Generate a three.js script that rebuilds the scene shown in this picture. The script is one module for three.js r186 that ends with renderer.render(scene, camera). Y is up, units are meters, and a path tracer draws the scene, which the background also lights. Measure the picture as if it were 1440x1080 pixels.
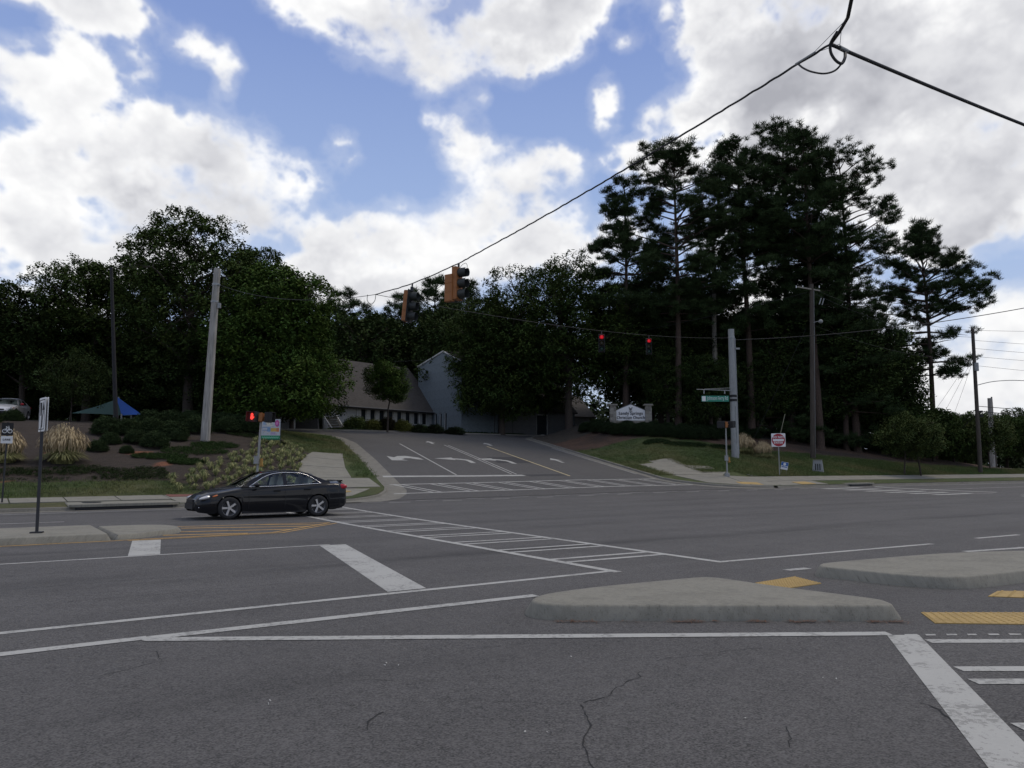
import * as THREE from 'three';
import { mergeGeometries } from 'three/addons/utils/BufferGeometryUtils.js';
import { FontLoader } from 'three/addons/loaders/FontLoader.js';
import { TextGeometry } from 'three/addons/geometries/TextGeometry.js';

// ---------- camera, sun, exposure ----------
const scene = new THREE.Scene();
const camera = new THREE.PerspectiveCamera(53.13, 1440 / 1080, 0.1, 3000);
camera.position.set(0, 1.6, 0);
camera.rotation.x = Math.atan(117 / 1080);
scene.add(camera);
const renderer = new THREE.WebGLRenderer({ antialias: true });
renderer.toneMapping = THREE.LinearToneMapping;
renderer.toneMappingExposure = 1.0;
renderer.shadowMap.enabled = true;

const sun = new THREE.DirectionalLight(0xfff1dc, 1.25);   // the sun stands behind thick cloud, high to the far right
sun.position.set(60, 110, -75);
sun.target.position.set(5, 0, -35);
sun.castShadow = true;
sun.shadow.radius = 34;
sun.shadow.mapSize.set(2048, 2048);
Object.assign(sun.shadow.camera, { left: -90, right: 90, top: 90, bottom: -90, near: 1, far: 400 });
scene.add(sun, sun.target);

// ---------- numbers and noise ----------
function rng(seed) { let a = seed >>> 0; return () => { a = (a + 0x6D2B79F5) | 0; let t = Math.imul(a ^ (a >>> 15), 1 | a); t = (t + Math.imul(t ^ (t >>> 7), 61 | t)) ^ t; return ((t ^ (t >>> 14)) >>> 0) / 4294967296; }; }
const clamp = (x, a = 0, b = 1) => Math.min(b, Math.max(a, x));
const mix = (a, b, k) => a + (b - a) * k;
const sst = (a, b, x) => { const k = clamp((x - a) / (b - a)); return k * k * (3 - 2 * k); };
const PERM = new Uint8Array(512); { const r = rng(77), p = [...Array(256).keys()]; for (let i = 255; i > 0; i--) { const j = Math.floor(r() * (i + 1)); [p[i], p[j]] = [p[j], p[i]]; } for (let i = 0; i < 512; i++) PERM[i] = p[i & 255]; }
const GX = new Float32Array(256), GY = new Float32Array(256), GZ = new Float32Array(256);
{ const r = rng(5); for (let i = 0; i < 256; i++) { const z = r() * 2 - 1, a = r() * 6.2832, q = Math.sqrt(1 - z * z); GX[i] = q * Math.cos(a); GY[i] = q * Math.sin(a); GZ[i] = z; } }
function noise3(x, y, z) {                                 // gradient noise, about -1 to 1
  const X = Math.floor(x), Y = Math.floor(y), Z = Math.floor(z); x -= X; y -= Y; z -= Z;
  const u = x * x * x * (x * (x * 6 - 15) + 10), v = y * y * y * (y * (y * 6 - 15) + 10), w = z * z * z * (z * (z * 6 - 15) + 10);
  let out = 0;
  for (let k = 0; k < 8; k++) {
    const i = k & 1, j = (k >> 1) & 1, l = k >> 2;
    const g = PERM[PERM[PERM[(X + i) & 255] + ((Y + j) & 255)] + ((Z + l) & 255)];
    out += (i ? u : 1 - u) * (j ? v : 1 - v) * (l ? w : 1 - w) * (GX[g] * (x - i) + GY[g] * (y - j) + GZ[g] * (z - l));
  }
  return out * 1.5;
}
function fbm(x, y, z, n = 4) { let a = 0.5, o = 0; for (let i = 0; i < n; i++) { o += a * noise3(x, y, z); x = x * 2.03 + 17.1; y = y * 2.03 + 3.7; z = z * 2.03 + 9.2; a *= 0.5; } return o; }
function curve(x, pts) {                                   // straight pieces through [x, y] points
  if (x <= pts[0][0]) return pts[0][1];
  for (let i = 1; i < pts.length; i++) if (x <= pts[i][0]) return mix(pts[i - 1][1], pts[i][1], (x - pts[i - 1][0]) / (pts[i][0] - pts[i - 1][0]));
  return pts[pts.length - 1][1];
}

// ---------- the lie of the land: s runs along the main road to the right, t across it away from the camera ----------
const SD = Math.sin(55 * Math.PI / 180), CD = Math.cos(55 * Math.PI / 180);
const stOf = (x, z) => [SD * x - CD * z, -CD * x - SD * z];
const xzOf = (s, t) => [SD * s - CD * t, -CD * s - SD * t];
const KERB = 31.3;                                         // far kerb of the main road
const roadRise = s => curve(s, [[-60, 0], [0, .06], [13, .1], [24, .18], [30, .25], [45, .25], [90, .22], [400, .2]]);
const edgeL = t => curve(t, [[31.3, 12.0], [31.45, 13.2], [31.8, 14.3], [32.5, 15.4], [33.5, 16.2], [34.5, 16.7], [35.5, 17.0], [46, 20.4], [56, 23.4], [60, 24.0], [62, 23.4], [64, 21.5], [66, 18]]);
const edgeR = t => curve(t, [[31.3, 42.6], [31.5, 41.2], [31.9, 39.9], [32.6, 38.5], [33.5, 37.5], [34.5, 36.9], [35.6, 36.8], [46, 40.2], [62, 45.6], [64, 47.5], [66, 51]]);
function roadH(s, t) { const k = clamp((t - 18) / 12.1); return roadRise(s) * k * k; }
function driveH(s, t) { const u = t - 31, m = Math.min(u, 35); return roadRise(s) + .135 * Math.sqrt(m * m + .25) - .0675 + (u > 35 ? .02 * (u - 35) : 0); }
function bankLeft(s, t) {
  return roadRise(s) + curve(t, [[31.3, .14], [34.7, .34], [37.3, .88], [40.2, 1.56], [46, 2.88], [50, 3.7], [53, 4.15], [60, 4.6], [66, 4.95], [80, 5.2], [160, 8]]);
}
function bankRight(s, t) {
  const top = curve(s, [[30, 7], [62, 7], [78, 3.4], [90, 1.4], [104, .5], [400, .4]]);
  const a = curve(t, [[31.3, .15], [35, .72], [38, 1.35], [52, 4.85], [60, 6.0], [80, 6.6], [160, 9]]);
  return roadRise(s) + (a < top ? a : top + .12 * (a - top));
}
function H(x, z) {
  const [s, t] = stOf(x, z);
  if (t <= KERB) return roadH(s, t);
  const l = edgeL(t), r = edgeR(t), d = driveH(s, t);
  if (s < l) return mix(d + .12, bankLeft(s, t), sst(0, 9, l - s));
  if (s > r) return mix(d + .12, bankRight(s, t), sst(0, 8, s - r));
  return d;
}
const hST = (s, t) => { const [x, z] = xzOf(s, t); return H(x, z); };
const at = (s, t, up = 0) => { const [x, z] = xzOf(s, t); return new THREE.Vector3(x, H(x, z) + up, z); };

// ---------- sky: blue air with fair-weather cumulus, computed in azimuth and elevation ----------
{
  // [azimuth, elevation, half width, half height (degrees), thickness, greyness] of the cloud lumps ahead
  const lumps = [
  [-31.1,24.0,3.0,3.5,1.1,0.1],[-34.1,23.7,2.8,2.5,1,0.15],[-26.4,21.6,3.7,2.9,1.1,0.2],[-22.0,21.4,5.6,3.3,1.2,0.55],[-17.3,20.3,3.9,2.2,1,0.2],[-26.5,18.2,8.3,3.5,1.2,0.6],[-32.0,18.7,3.7,2.7,1,0.3],[-20.9,17.6,5.6,2.4,1,0.3],
  [-31.7,13.9,5.1,2.7,1,0.35],[-25.8,14.6,7.3,2.8,1.1,0.45],[-33.7,15.7,2.7,2.2,0.9,0.3],[-30.1,28.8,4.6,1.7,1.0,0.3],[-33.1,29.5,5.7,2.1,1,0.3],[-23.5,27.8,2.3,1.3,0.62,0.2],[-21.4,26.5,1.2,2.0,0.62,0.2],[-27.3,25.9,1.3,1.2,0.4,0.2],
  [-13.0,22.4,1.4,1.4,0.4,0.1],[-11.8,16.3,4.5,2.8,1.05,0.25],[-8.1,16.8,4.0,2.8,1.1,0.2],[-4.4,17.1,3.3,2.6,1.05,0.2],[-13.3,13.7,5.8,2.3,1,0.5],[-5.4,14.0,4.9,2.1,1,0.4],[-9.6,13.4,6.4,2.1,1,0.5],[-1.1,15.1,3.3,1.8,0.9,0.3],
  [-3.0,22.4,3.4,2.4,1.0,0.1],[0.0,21.2,4.1,2.6,1.1,0.15],[2.5,17.7,3.8,3.1,1.05,0.35],[-3.9,24.6,1.9,1.8,0.6,0.1],[3.8,21.4,2.2,2.0,0.75,0.15],[-6.1,25.2,0.9,0.9,0.42,0.1],[-2.3,26.6,0.8,0.7,0.5,0],[-1.6,18.7,4.4,2.3,1,0.2],
  [5.4,15.6,3.2,2.1,0.9,0.4],[-14.3,31.5,6.0,2.1,0.95,0.35],[-8.9,30.5,6.1,2.9,1.1,0.4],[-5.8,28.5,3.9,2.3,1.05,0.15],[-0.6,30.8,6.7,3.4,1.15,0.6],[4.5,32.2,4.2,2.1,1,0.55],[-4.5,35.2,14.7,3.2,1.1,0.5],[7.2,25.9,1.5,2.1,0.72,0.15],
  [9.3,30.0,1.3,0.7,0.35,0.1],[12.2,31.5,0.9,1.2,0.45,0.1],[12.6,30.7,0.7,0.6,0.4,0],[15.8,29.2,4.0,3.8,1.1,0.3],[14.1,25.3,3.5,2.4,1.1,0.5],[11.2,24.9,1.8,1.3,0.75,0.1],[20.3,26.4,7.8,5.2,1.35,0.95],[27.3,25.2,8.4,5.8,1.35,0.8],
  [33.1,23.9,6.1,6.4,1.3,0.45],[21.5,21.3,7.2,3.3,1.2,0.7],[27.8,18.9,7.3,4.1,1.25,0.4],[33.1,17.6,5.1,4.4,1.2,0.75],[30.1,15.0,5.7,2.0,1.0,0.8],[25.4,32.5,16.9,4.3,1.3,0.6],[9.8,22.4,3.3,1.2,0.55,0.2],[12.5,21.7,4.3,2.5,1.0,0.5],
  [37.2,23.2,7.1,10.6,1.2,0.5],[33.5,9.2,2.9,2.4,1.1,0.1],[33.9,5.6,4.0,2.6,1.1,0.25],[29.6,4.5,4.2,2.8,1.0,0.3],[31.7,7.1,2.7,2.3,0.9,0.2],[26.4,8.4,4.3,2.9,0.9,0.3],[19.7,11.8,5.6,3.0,0.9,0.4],[12.7,9.7,5.2,3.1,0.8,0.4],
  [24.0,3.2,5.8,1.9,0.8,0.4],[30.6,13.3,1.9,0.6,0.7,0.1],[8.7,17.0,2.7,2.1,0.7,0.3],[14.9,16.6,3.2,3.0,0.8,0.4],[-31.9,10.2,4.1,1.8,0.7,0.3],
  ];
  const r = rng(31);
  for (let n = 0; n < 120; n++) {                          // the same kind of sky goes on all round
    const az = r() * 360 - 180, el = 4 + 84 * Math.pow(r(), 1.25);
    const k = 2 + Math.floor(r() * 4), g = .2 + r() * .6;
    for (let i = 0; i < k; i++) {
      const w = 3 + r() * 5, a = az + (r() - .5) * 16 / Math.cos(Math.min(el, 75) * Math.PI / 180), e = clamp(el + (r() - .5) * 7, 2, 88);
      const aa = ((a + 540) % 360) - 180;
      if (Math.abs(aa) < 42 && e < 38) continue;
      lumps.push([aa, e, w / Math.cos(Math.min(e, 80) * Math.PI / 180), w * .62, .9 + r() * .35, g]);
    }
  }
  const W = 4096, HH = 2048, data = new Float32Array(W * HH * 4);
  const D = new Float32Array(W), Gn = new Float32Array(W), Gd = new Float32Array(W);
  for (let j = 0; j < HH; j++) {
    const el = (j + .5) / HH * 180 - 90, up = Math.max(el, 0);
    const air = [curve(up, [[0, .58], [6, .50], [15, .37], [30, .225], [60, .165], [90, .14]]), curve(up, [[0, .65], [6, .60], [15, .50], [30, .325], [60, .24], [90, .2]]), curve(up, [[0, .78], [6, .78], [15, .77], [30, .63], [60, .5], [90, .44]])];
    if (el < -1) { for (let i = 0; i < W; i++) data.set([.3, .3, .3, 1], (j * W + i) * 4); continue; }
    D.fill(-.9); Gn.fill(0); Gd.fill(1e-4);
    for (const [az, e0, rw, rh, wt, grey] of lumps) {
      const v = (el - e0) / rh; if (Math.abs(v) > 1.75) continue;
      const col = az2col(az), half = Math.ceil(rw * 1.75 / 360 * W);
      for (let c = -half; c <= half; c++) {
        const u = c / W * 360 / rw, q = u * u + v * v; if (q > 3) continue;
        const i = ((col + c) % W + W) % W, f = wt * (1 - q), b = Math.max(0, f + .25);
        const m = Math.max(D[i], f), o = Math.min(D[i], f);
        D[i] = m + .18 * Math.exp(-(m - o) * 3) * (o > -.5 ? 1 : 0); if (D[i] > 1.6) D[i] = 1.6;
        Gn[i] += b * grey; Gd[i] += b;
      }
    }
    const ce = Math.cos(el * Math.PI / 180), y = Math.sin(el * Math.PI / 180);
    for (let i = 0; i < W; i++) {
      const a = (i + .5) / W * 2 * Math.PI - Math.PI, x = Math.cos(a) * ce, z = Math.sin(a) * ce;
      const coarse = fbm(x * 11, y * 15, z * 11, 3);
      let fine = 0, amp = .5, f = 34, bill = 0;
      for (let o = 0; o < 5; o++) { const n = noise3(x * f + o * 7.3, y * f * 1.25, z * f); fine += amp * n; bill += amp * (1 - Math.abs(n) * 2.2); amp *= .58; f *= 2.1; }
      const val = D[i] - .17 + coarse * .95 + (bill - .55) * .32 + fine * .32;
      const edge = .44 + .5 * sst(-.2, .5, noise3(x * 7 + 3, y * 9, z * 7 + 1)), cover = Math.pow(sst(-.12, edge, val), 1.15), soft = sst(-.5, .25, val) * .2;
      const grey = Gn[i] / Gd[i], thick = sst(.25, 1.15, val + coarse * .3);
      let above = 0; { let am = .5, ff = 34; const yy = y + .013, sc = 1; for (let o = 0; o < 3; o++) { above += am * noise3(x * ff + o * 7.3, yy * ff * 1.25, z * ff); am *= .58; ff *= 2.1; } above += 1.3 * fbm(x * 11, yy * 15 + .12, z * 11, 2); }
      const lit = clamp((coarse * 1.3 + fine - above) * .55, -.32, .22) * sst(.1, .5, val);
      const relief = .5 * fbm(x * 12 + 4, y * 19 + coarse, z * 12, 3) + .09 * fine;
      let lum = 1.0 - .5 * grey * thick + relief * (.34 + .34 * grey) + lit * .16;
      lum = clamp(lum, .46, 1.04);
      const k = Math.max(cover, soft), p = (j * W + i) * 4, cool = clamp((1 - lum) * .55);
      data[p] = mix(air[0], lum * (1 - cool * .3), k); data[p + 1] = mix(air[1], lum * (1 - cool * .25), k); data[p + 2] = mix(air[2], lum * (1 + cool * .06), k); data[p + 3] = 1;
    }
  }
  function az2col(az) { return Math.floor(((az - 90) / 360 + .5) * W); }
  const sky = new THREE.DataTexture(data, W, HH, THREE.RGBAFormat, THREE.FloatType);
  sky.mapping = THREE.EquirectangularReflectionMapping; sky.magFilter = THREE.LinearFilter; sky.needsUpdate = true;
  scene.background = sky; scene.environment = sky;
}

// ---------- materials ----------
const lin = (r, g, b) => new THREE.Color().setRGB(r, g, b);
function canvasLess(w, h, fill, srgb = false) {            // a computed texture; fill(x, y) gives [r, g, b] 0..1 (as shown, not linear, for colour maps)
  const d = new Uint8Array(w * h * 4);
  for (let y = 0; y < h; y++) for (let x = 0; x < w; x++) { const c = fill(x, y), p = (y * w + x) * 4; d[p] = clamp(c[0]) * 255; d[p + 1] = clamp(c[1]) * 255; d[p + 2] = clamp(c[2]) * 255; d[p + 3] = 255; }
  const t = new THREE.DataTexture(d, w, h); t.wrapS = t.wrapT = THREE.RepeatWrapping; t.magFilter = THREE.LinearFilter;
  if (srgb) t.colorSpace = THREE.SRGBColorSpace;
  t.needsUpdate = true; return t;
}
function tiling(n, seed, cells) {                          // tiling value noise on an n x n grid
  const r = rng(seed), g = Float32Array.from({ length: cells * cells }, () => r()), out = new Float32Array(n * n);
  for (let y = 0; y < n; y++) for (let x = 0; x < n; x++) {
    const u = x / n * cells, v = y / n * cells, i = Math.floor(u), j = Math.floor(v), a = sst(0, 1, u - i), b = sst(0, 1, v - j), i1 = (i + 1) % cells, j1 = (j + 1) % cells;
    out[y * n + x] = mix(mix(g[j * cells + i], g[j * cells + i1], a), mix(g[j1 * cells + i], g[j1 * cells + i1], a), b);
  }
  return out;
}
const AN = 2048, asphaltA = tiling(AN, 1, 1024), asphaltB = tiling(AN, 2, 700), asphaltC = tiling(AN, 3, 90), asphaltE = tiling(AN, 6, 430), asphaltD = tiling(AN, 4, 12);
const asphaltMap = canvasLess(AN, AN, (x, y) => {           // tar and pale stone chips, one tile is 7 m
  const i = y * AN + x, chip = Math.pow(asphaltA[i], 5) * 1.0 + Math.pow(asphaltB[i], 4) * .5, pit = Math.pow(1 - asphaltB[i], 6);
  const v = .48 + 1.6 * chip + 2.2 * Math.pow(asphaltE[i], 11) - .42 * pit + .16 * (asphaltC[i] - .5) + .1 * (asphaltD[i] - .5);
  return [v, v, v * 1.005];
});
const asphaltBump = canvasLess(1024, 1024, (x, y) => { const i = (y * 2) * AN + x * 2, v = asphaltA[i] * .6 + asphaltB[i] * .4; return [v, v, v]; });
const grainMap = canvasLess(512, 512, (() => { const a = tiling(512, 8, 256), b = tiling(512, 9, 64), c = tiling(512, 10, 12); return (x, y) => { const i = y * 512 + x, v = .7 + .34 * (a[i] - .5) + .26 * (b[i] - .5) + .2 * (c[i] - .5); return [v, v, v]; }; })());
const concreteMap = canvasLess(1024, 1024, (() => { const a = tiling(1024, 11, 512), b = tiling(1024, 12, 40), c = tiling(1024, 13, 7), e = tiling(1024, 14, 150); return (x, y) => { const i = y * 1024 + x, v = .82 + .16 * (a[i] - .5) + .17 * (b[i] - .5) + .24 * (c[i] - .5) - .3 * Math.pow(e[i], 7) - .16 * sst(.55, .8, c[i] * .6 + b[i] * .4); return [v, v * .995, v * .97]; }; })());
const paintMap = canvasLess(1024, 1024, (() => {           // thermoplastic paint with fine cracks and worn specks, one tile is 2 m
  const a = tiling(1024, 21, 512), b = tiling(1024, 22, 70), c = tiling(1024, 23, 9), e = tiling(1024, 24, 26), f = tiling(1024, 25, 180);
  return (x, y) => {
    const i = y * 1024 + x, k = Math.abs(e[i] * .7 + f[i] * .16 + b[i] * .14 - .5), crack = sst(.008, .0, k) * sst(.42, .58, c[i]);
    const worn = sst(.66, .78, b[i] * .5 + a[i] * .3 + c[i] * .35);
    const v = mix(mix(.92 + .08 * (a[i] - .5) + .08 * (b[i] - .5), .34, crack * .9), .45, worn * .8);
    return [v, v, v * .985];
  };
})());
const barkMap = canvasLess(256, 512, (() => { const r = rng(3); return (x, y) => { const n = noise3(x * .09, y * .022, 1) + .5 * noise3(x * .2, y * .06, 4), v = .62 + .3 * n; return [v, v * .97, v * .93]; }; })());
const shingleMap = canvasLess(512, 512, (() => { const a = tiling(512, 31, 256), r = rng(6), tone = Float32Array.from({ length: 4096 }, () => r()); return (x, y) => { const row = Math.floor(y / 16), col = Math.floor((x + (row % 2) * 16) / 32) % 16, v = .66 + .24 * (tone[row * 16 + col] - .5) + .2 * (a[y * 512 + x] - .5) - (y % 16 < 2 ? .16 : 0); return [v, v, v]; }; })());
const std = (color, o = {}) => new THREE.MeshStandardMaterial({ color, roughness: .85, metalness: 0, ...o });
const M = {
  asphalt: std(lin(.108, .104, .100), { map: asphaltMap, bumpMap: asphaltBump, bumpScale: .006, roughness: .92, vertexColors: true }),
  paint: std(lin(.40, .40, .38), { map: paintMap, roughness: .75 }),
  yellowPaint: std(lin(.50, .30, .08), { map: paintMap, roughness: .75 }),
  concrete: std(lin(.255, .246, .208), { map: concreteMap, bumpMap: asphaltBump, bumpScale: .0015, roughness: .93 }),
  kerbstone: std(lin(.22, .21, .182), { map: concreteMap, bumpMap: asphaltBump, bumpScale: .002, roughness: .95 }),
  tactile: std(lin(.47, .32, .11), { map: concreteMap, roughness: .8 }),
  earth: std(0xffffff, { map: grainMap, bumpMap: grainMap, bumpScale: .05, roughness: 1, vertexColors: true }),
  crack: std(lin(.018, .018, .018), { roughness: 1 }),
  sealant: std(lin(.03, .03, .031), { roughness: .7 }),
  steel: std(lin(.30, .31, .31), { metalness: .75, roughness: .5 }),
  galv: std(lin(.36, .37, .37), { map: concreteMap, metalness: .35, roughness: .6 }),
  darkSteel: std(lin(.035, .035, .037), { metalness: .3, roughness: .55 }),
  concretePole: std(lin(.46, .45, .42), { map: barkMap, roughness: .9 }),
  woodPole: std(lin(.10, .085, .07), { map: barkMap, roughness: .95 }),
  white: std(lin(.74, .74, .73), { roughness: .6 }),
  black: std(lin(.014, .014, .015), { roughness: .8 }),
  signalYellow: std(lin(.37, .135, .03), { map: concreteMap, roughness: .6 }),
  buttonYellow: std(lin(.36, .20, .045), { roughness: .6 }),
  cable: std(lin(.022, .022, .023), { roughness: .7 }),
  rubber: std(lin(.018, .018, .018), { roughness: .85 }),
  chrome: std(lin(.75, .75, .76), { metalness: 1, roughness: .18 }),
  alloy: std(lin(.45, .45, .46), { metalness: .85, roughness: .3 }),
  glass: new THREE.MeshPhysicalMaterial({ color: lin(.86, .93, .89), transmission: 1, thickness: 0, roughness: .03, ior: 1.5 }),
  windowGlass: std(lin(.02, .024, .028), { roughness: .08, metalness: .0 }),
};

// ---------- geometry helpers ----------
const taken = {};
function numbered(name) { const n = taken[name] = (taken[name] ?? -1) + 1; return n ? name + '_' + String(n).padStart(3, '0') : name; }
function mesh(name, geo, mat, parent = null) {
  const m = new THREE.Mesh(geo, mat); m.castShadow = m.receiveShadow = true;
  m.name = parent ? name : numbered(name); (parent ?? scene).add(m); return m;
}
function thing(name, label, category, pos = [0, 0, 0], turn = 0, group = null) {
  const o = new THREE.Group(); o.name = numbered(name); o.position.set(...pos); o.rotation.y = turn; scene.add(o);
  o.userData = { label, category }; if (group) o.userData.group = group; return o;
}
function tag(o, label, category, group) { Object.assign(o.userData, { label, category }); if (group) o.userData.group = group; return o; }
function struct(name, geo, mat) { const m = mesh(name, geo, mat); m.userData.kind = 'structure'; return m; }
function copyOf(root, pos, turn, label, scale = 1) { const c = root.clone(); c.name = numbered(root.name.replace(/_\d{3}$/, '')); c.position.set(...pos); c.rotation.y = turn; c.scale.setScalar(scale); c.userData = { ...root.userData }; if (label) c.userData.label = label; scene.add(c); return c; }
function tri(pos, idx, uv = null, color = null) {
  const g = new THREE.BufferGeometry(); g.setAttribute('position', new THREE.Float32BufferAttribute(pos, 3));
  g.setAttribute('uv', new THREE.Float32BufferAttribute(uv ?? pos.filter((_, i) => i % 3 !== 1), 2));
  if (color) g.setAttribute('color', new THREE.Float32BufferAttribute(color, 3));
  g.setIndex(idx); g.computeVertexNormals(); return g;
}
function sheet(nu, nv, f, uvScale = 1, colorOf = null) {   // a grid of (nu+1) x (nv+1) points f(u, v) -> Vector3 with uv in metres
  const p = [], uv = [], c = [], idx = [];
  for (let j = 0; j <= nv; j++) for (let i = 0; i <= nu; i++) { const q = f(i / nu, j / nv, i, j); p.push(q.x, q.y, q.z); uv.push(q.x * uvScale, q.z * uvScale); if (colorOf) c.push(...colorOf(q.x, q.z)); }
  for (let j = 0; j < nv; j++) for (let i = 0; i < nu; i++) { const a = j * (nu + 1) + i, b = a + nu + 1; idx.push(a, a + 1, b, a + 1, b + 1, b); }
  const g = tri(p, idx, uv, colorOf ? c : null);
  if (g.attributes.normal.getY(0) < 0) { for (let i = 0; i < idx.length; i += 3) [idx[i + 1], idx[i + 2]] = [idx[i + 2], idx[i + 1]]; g.setIndex(idx); g.computeVertexNormals(); }
  return g;
}
const V = (x, y, z) => new THREE.Vector3(x, y, z);
function rod(a, b, r0, r1 = r0, seg = 8, open = false) {    // tapered rod from point a to point b
  const d = V().subVectors(b, a), g = new THREE.CylinderGeometry(r1, r0, d.length(), seg, 1, open);
  g.translate(0, d.length() / 2, 0);
  g.applyQuaternion(new THREE.Quaternion().setFromUnitVectors(V(0, 1, 0), d.normalize())); g.translate(a.x, a.y, a.z); return g;
}
function box(w, h, d, x = 0, y = 0, z = 0, rx = 0, ry = 0, rz = 0) { const g = new THREE.BoxGeometry(w, h, d); if (rx || ry || rz) g.applyMatrix4(new THREE.Matrix4().makeRotationFromEuler(new THREE.Euler(rx, ry, rz))); g.translate(x, y, z); return g; }
const plain = g => { const o = g.index ? g.toNonIndexed() : g; for (const k of Object.keys(o.attributes)) if (!['position', 'normal', 'uv'].includes(k)) o.deleteAttribute(k); return o; };
const join = list => mergeGeometries(list.map(plain));
function bevelPlate(pts, thick, bevel = .01) { const g = new THREE.ExtrudeGeometry(new THREE.Shape(pts.map(p => new THREE.Vector2(...p))), { depth: thick - 2 * bevel, bevelEnabled: bevel > 0, bevelSize: bevel, bevelThickness: bevel, bevelSegments: 1, steps: 1 }); return g; }
function tube(points, r, seg = 24, rs = 6) { return new THREE.TubeGeometry(new THREE.CatmullRomCurve3(points), seg, r, rs); }
function sag(a, b, drop, n = 16) { const o = []; for (let i = 0; i <= n; i++) { const k = i / n, p = V().lerpVectors(a, b, k); p.y -= drop * 4 * k * (1 - k); o.push(p); } return o; }

// ---------- the setting ----------
const wear = (x, z) => {                                    // traffic-polished lanes, stains and patches on the asphalt
  const [s, t] = stOf(x, z);
  let v = 1 + .14 * fbm(x * .3, z * .3, 1, 4) + .2 * fbm(s * .06, t * 1.1, 7, 4) + .12 * fbm(x * 1.3, z * 1.3, 5, 2);
  for (const [c, w, k] of [[12.15, .55, .42], [17.1, .5, .34], [10.3, .3, .2], [13.9, .35, .2], [25.2, .5, .25], [21.6, .5, .22], [5.5, .5, .2], [2.6, .6, .16]]) v -= k * Math.exp(-Math.pow((t - c - .25 * noise3(s * .1, c, 2)) / w, 2)) * sst(-.25, .45, fbm(s * .22, t * 2.4, c, 3));
  const lane = t > 8 && t < 31 ? Math.abs(((t - 10.9) % 3.4 + 3.4) % 3.4 - 1.7) : 9;
  v -= .2 * sst(.75, .1, Math.abs(lane - 0.15)) * sst(-.3, .4, fbm(s * .12, t * .9, 3, 3)) * (s < 60 ? 1 : .4);
  if (t < 8) v *= .93;
  return [v, v, v * 1.005];
};
const sCols = []; for (let s = -70; s < -14; s += 1) sCols.push(s); for (let s = -14; s < 34; s += .25) sCols.push(s); for (let s = 34; s < 110; s += .8) sCols.push(s); for (let s = 110; s <= 420; s += 14) sCols.push(s);
const road = struct('main_road', sheet(sCols.length - 1, 200, (u, v, i, j) => at(sCols[i], mix(-22, KERB, j / 200)), 1 / 7, wear), M.asphalt);
const drive = struct('driveway', sheet(40, 70, (u, v) => { const t = mix(KERB, 67, v), s = mix(edgeL(t), edgeR(t), u), p = at(s, t); p.y = driveH(s, t); return p; }, 1 / 7, (x, z) => { const v = .88 + .14 * fbm(x * .25, z * .25, 3, 3); return [v, v, v]; }), M.asphalt);

// painted lines lie a few millimetres above the asphalt
function patch(name, parent, mat, corners, lift = .004, n = 0, height = null) {   // corners: four [s, t] points round
  const [a, b, c, d] = corners, long = Math.max(Math.hypot(b[0] - a[0], b[1] - a[1]), Math.hypot(c[0] - d[0], c[1] - d[1])), wide = Math.hypot(d[0] - a[0], d[1] - a[1]);
  const nu = Math.max(1, Math.ceil(long / .7)), nv = Math.max(1, Math.ceil(wide / .7));
  return mesh(name, sheet(nu, nv, (u, v) => { const s = mix(mix(a[0], b[0], u), mix(d[0], c[0], u), v), t = mix(mix(a[1], b[1], u), mix(d[1], c[1], u), v), p = at(s, t); p.y = (height ? height(s, t) : p.y) + lift; return p; }, .5), mat, parent);
}
let stripeCount = 0;
function stripe(name, parent, mat, a, b, w, height = null, lift = .004) {
  const dx = b[0] - a[0], dy = b[1] - a[1], L = Math.hypot(dx, dy), nx = -dy / L * w / 2, ny = dx / L * w / 2;
  lift += (stripeCount++ % 5) * .0004; return patch(name, parent, mat, [[a[0] + nx, a[1] + ny], [b[0] + nx, b[1] + ny], [b[0] - nx, b[1] - ny], [a[0] - nx, a[1] - ny]], lift, 0, height);
}
const P = M.paint, Y = M.yellowPaint;
// near side of the main road
stripe('lane_line', road, P, [-40, 9.4], [8.3, 9.05], .13);
stripe('lane_line', road, P, [-40, 15.6], [6.2, 15.45], .11);
patch('stop_line', road, P, [[5.95, 15.36], [6.5, 15.34], [5.05, 9.2], [4.5, 9.22]], .0034);
patch('stop_line', road, P, [[2.98, 18.7], [3.55, 18.66], [2.96, 15.56], [2.42, 15.56]]);
stripe('edge_line', road, P, [-40, 8.45], [1.46, 8.08], .16);
stripe('edge_line', road, P, [1.4, 8.05], [5.9, 7.9], .17);
stripe('edge_line', road, P, [1.44, 8.0], [7.36, 4.16], .16);
patch('stop_line', road, P, [[7.28, 4.14], [7.54, 3.97], [4.2, 1.4], [3.84, 1.52]], .0034);
for (const [s0, t0] of [[7.24, 3.85], [6.44, 3.21], [6.15, 2.97], [5.3, 2.33], [5.02, 2.12], [4.4, 1.62]]) stripe('crosswalk_bar', road, P, [s0 + .1, t0 - .068], [s0 + 3.3, t0 - 2.25], .145);
for (let i = 0; i < 11; i++) { const r = rng(50 + i)(), u = .1 + i * .17; patch('worn_line', road, P, [[7.35 + u, 4.13 - u * .66], [7.35 + u + .07 + .07 * r, 4.13 - (u + .07 + .07 * r) * .66], [7.3 + u + .07 + .07 * r, 4.09 - (u + .07 + .07 * r) * .66 + .02 * r], [7.3 + u, 4.09 - u * .66]]); }
stripe('lane_line', road, P, [10.5, 8.86], [16.6, 8.36], .13);
stripe('lane_line', road, P, [18.7, 8.42], [20.5, 8.28], .13);
for (let s = 25; s < 90; s += 6) stripe('lane_line', road, P, [s, 8.2], [s + 1.8, 8.1], .13);
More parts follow.
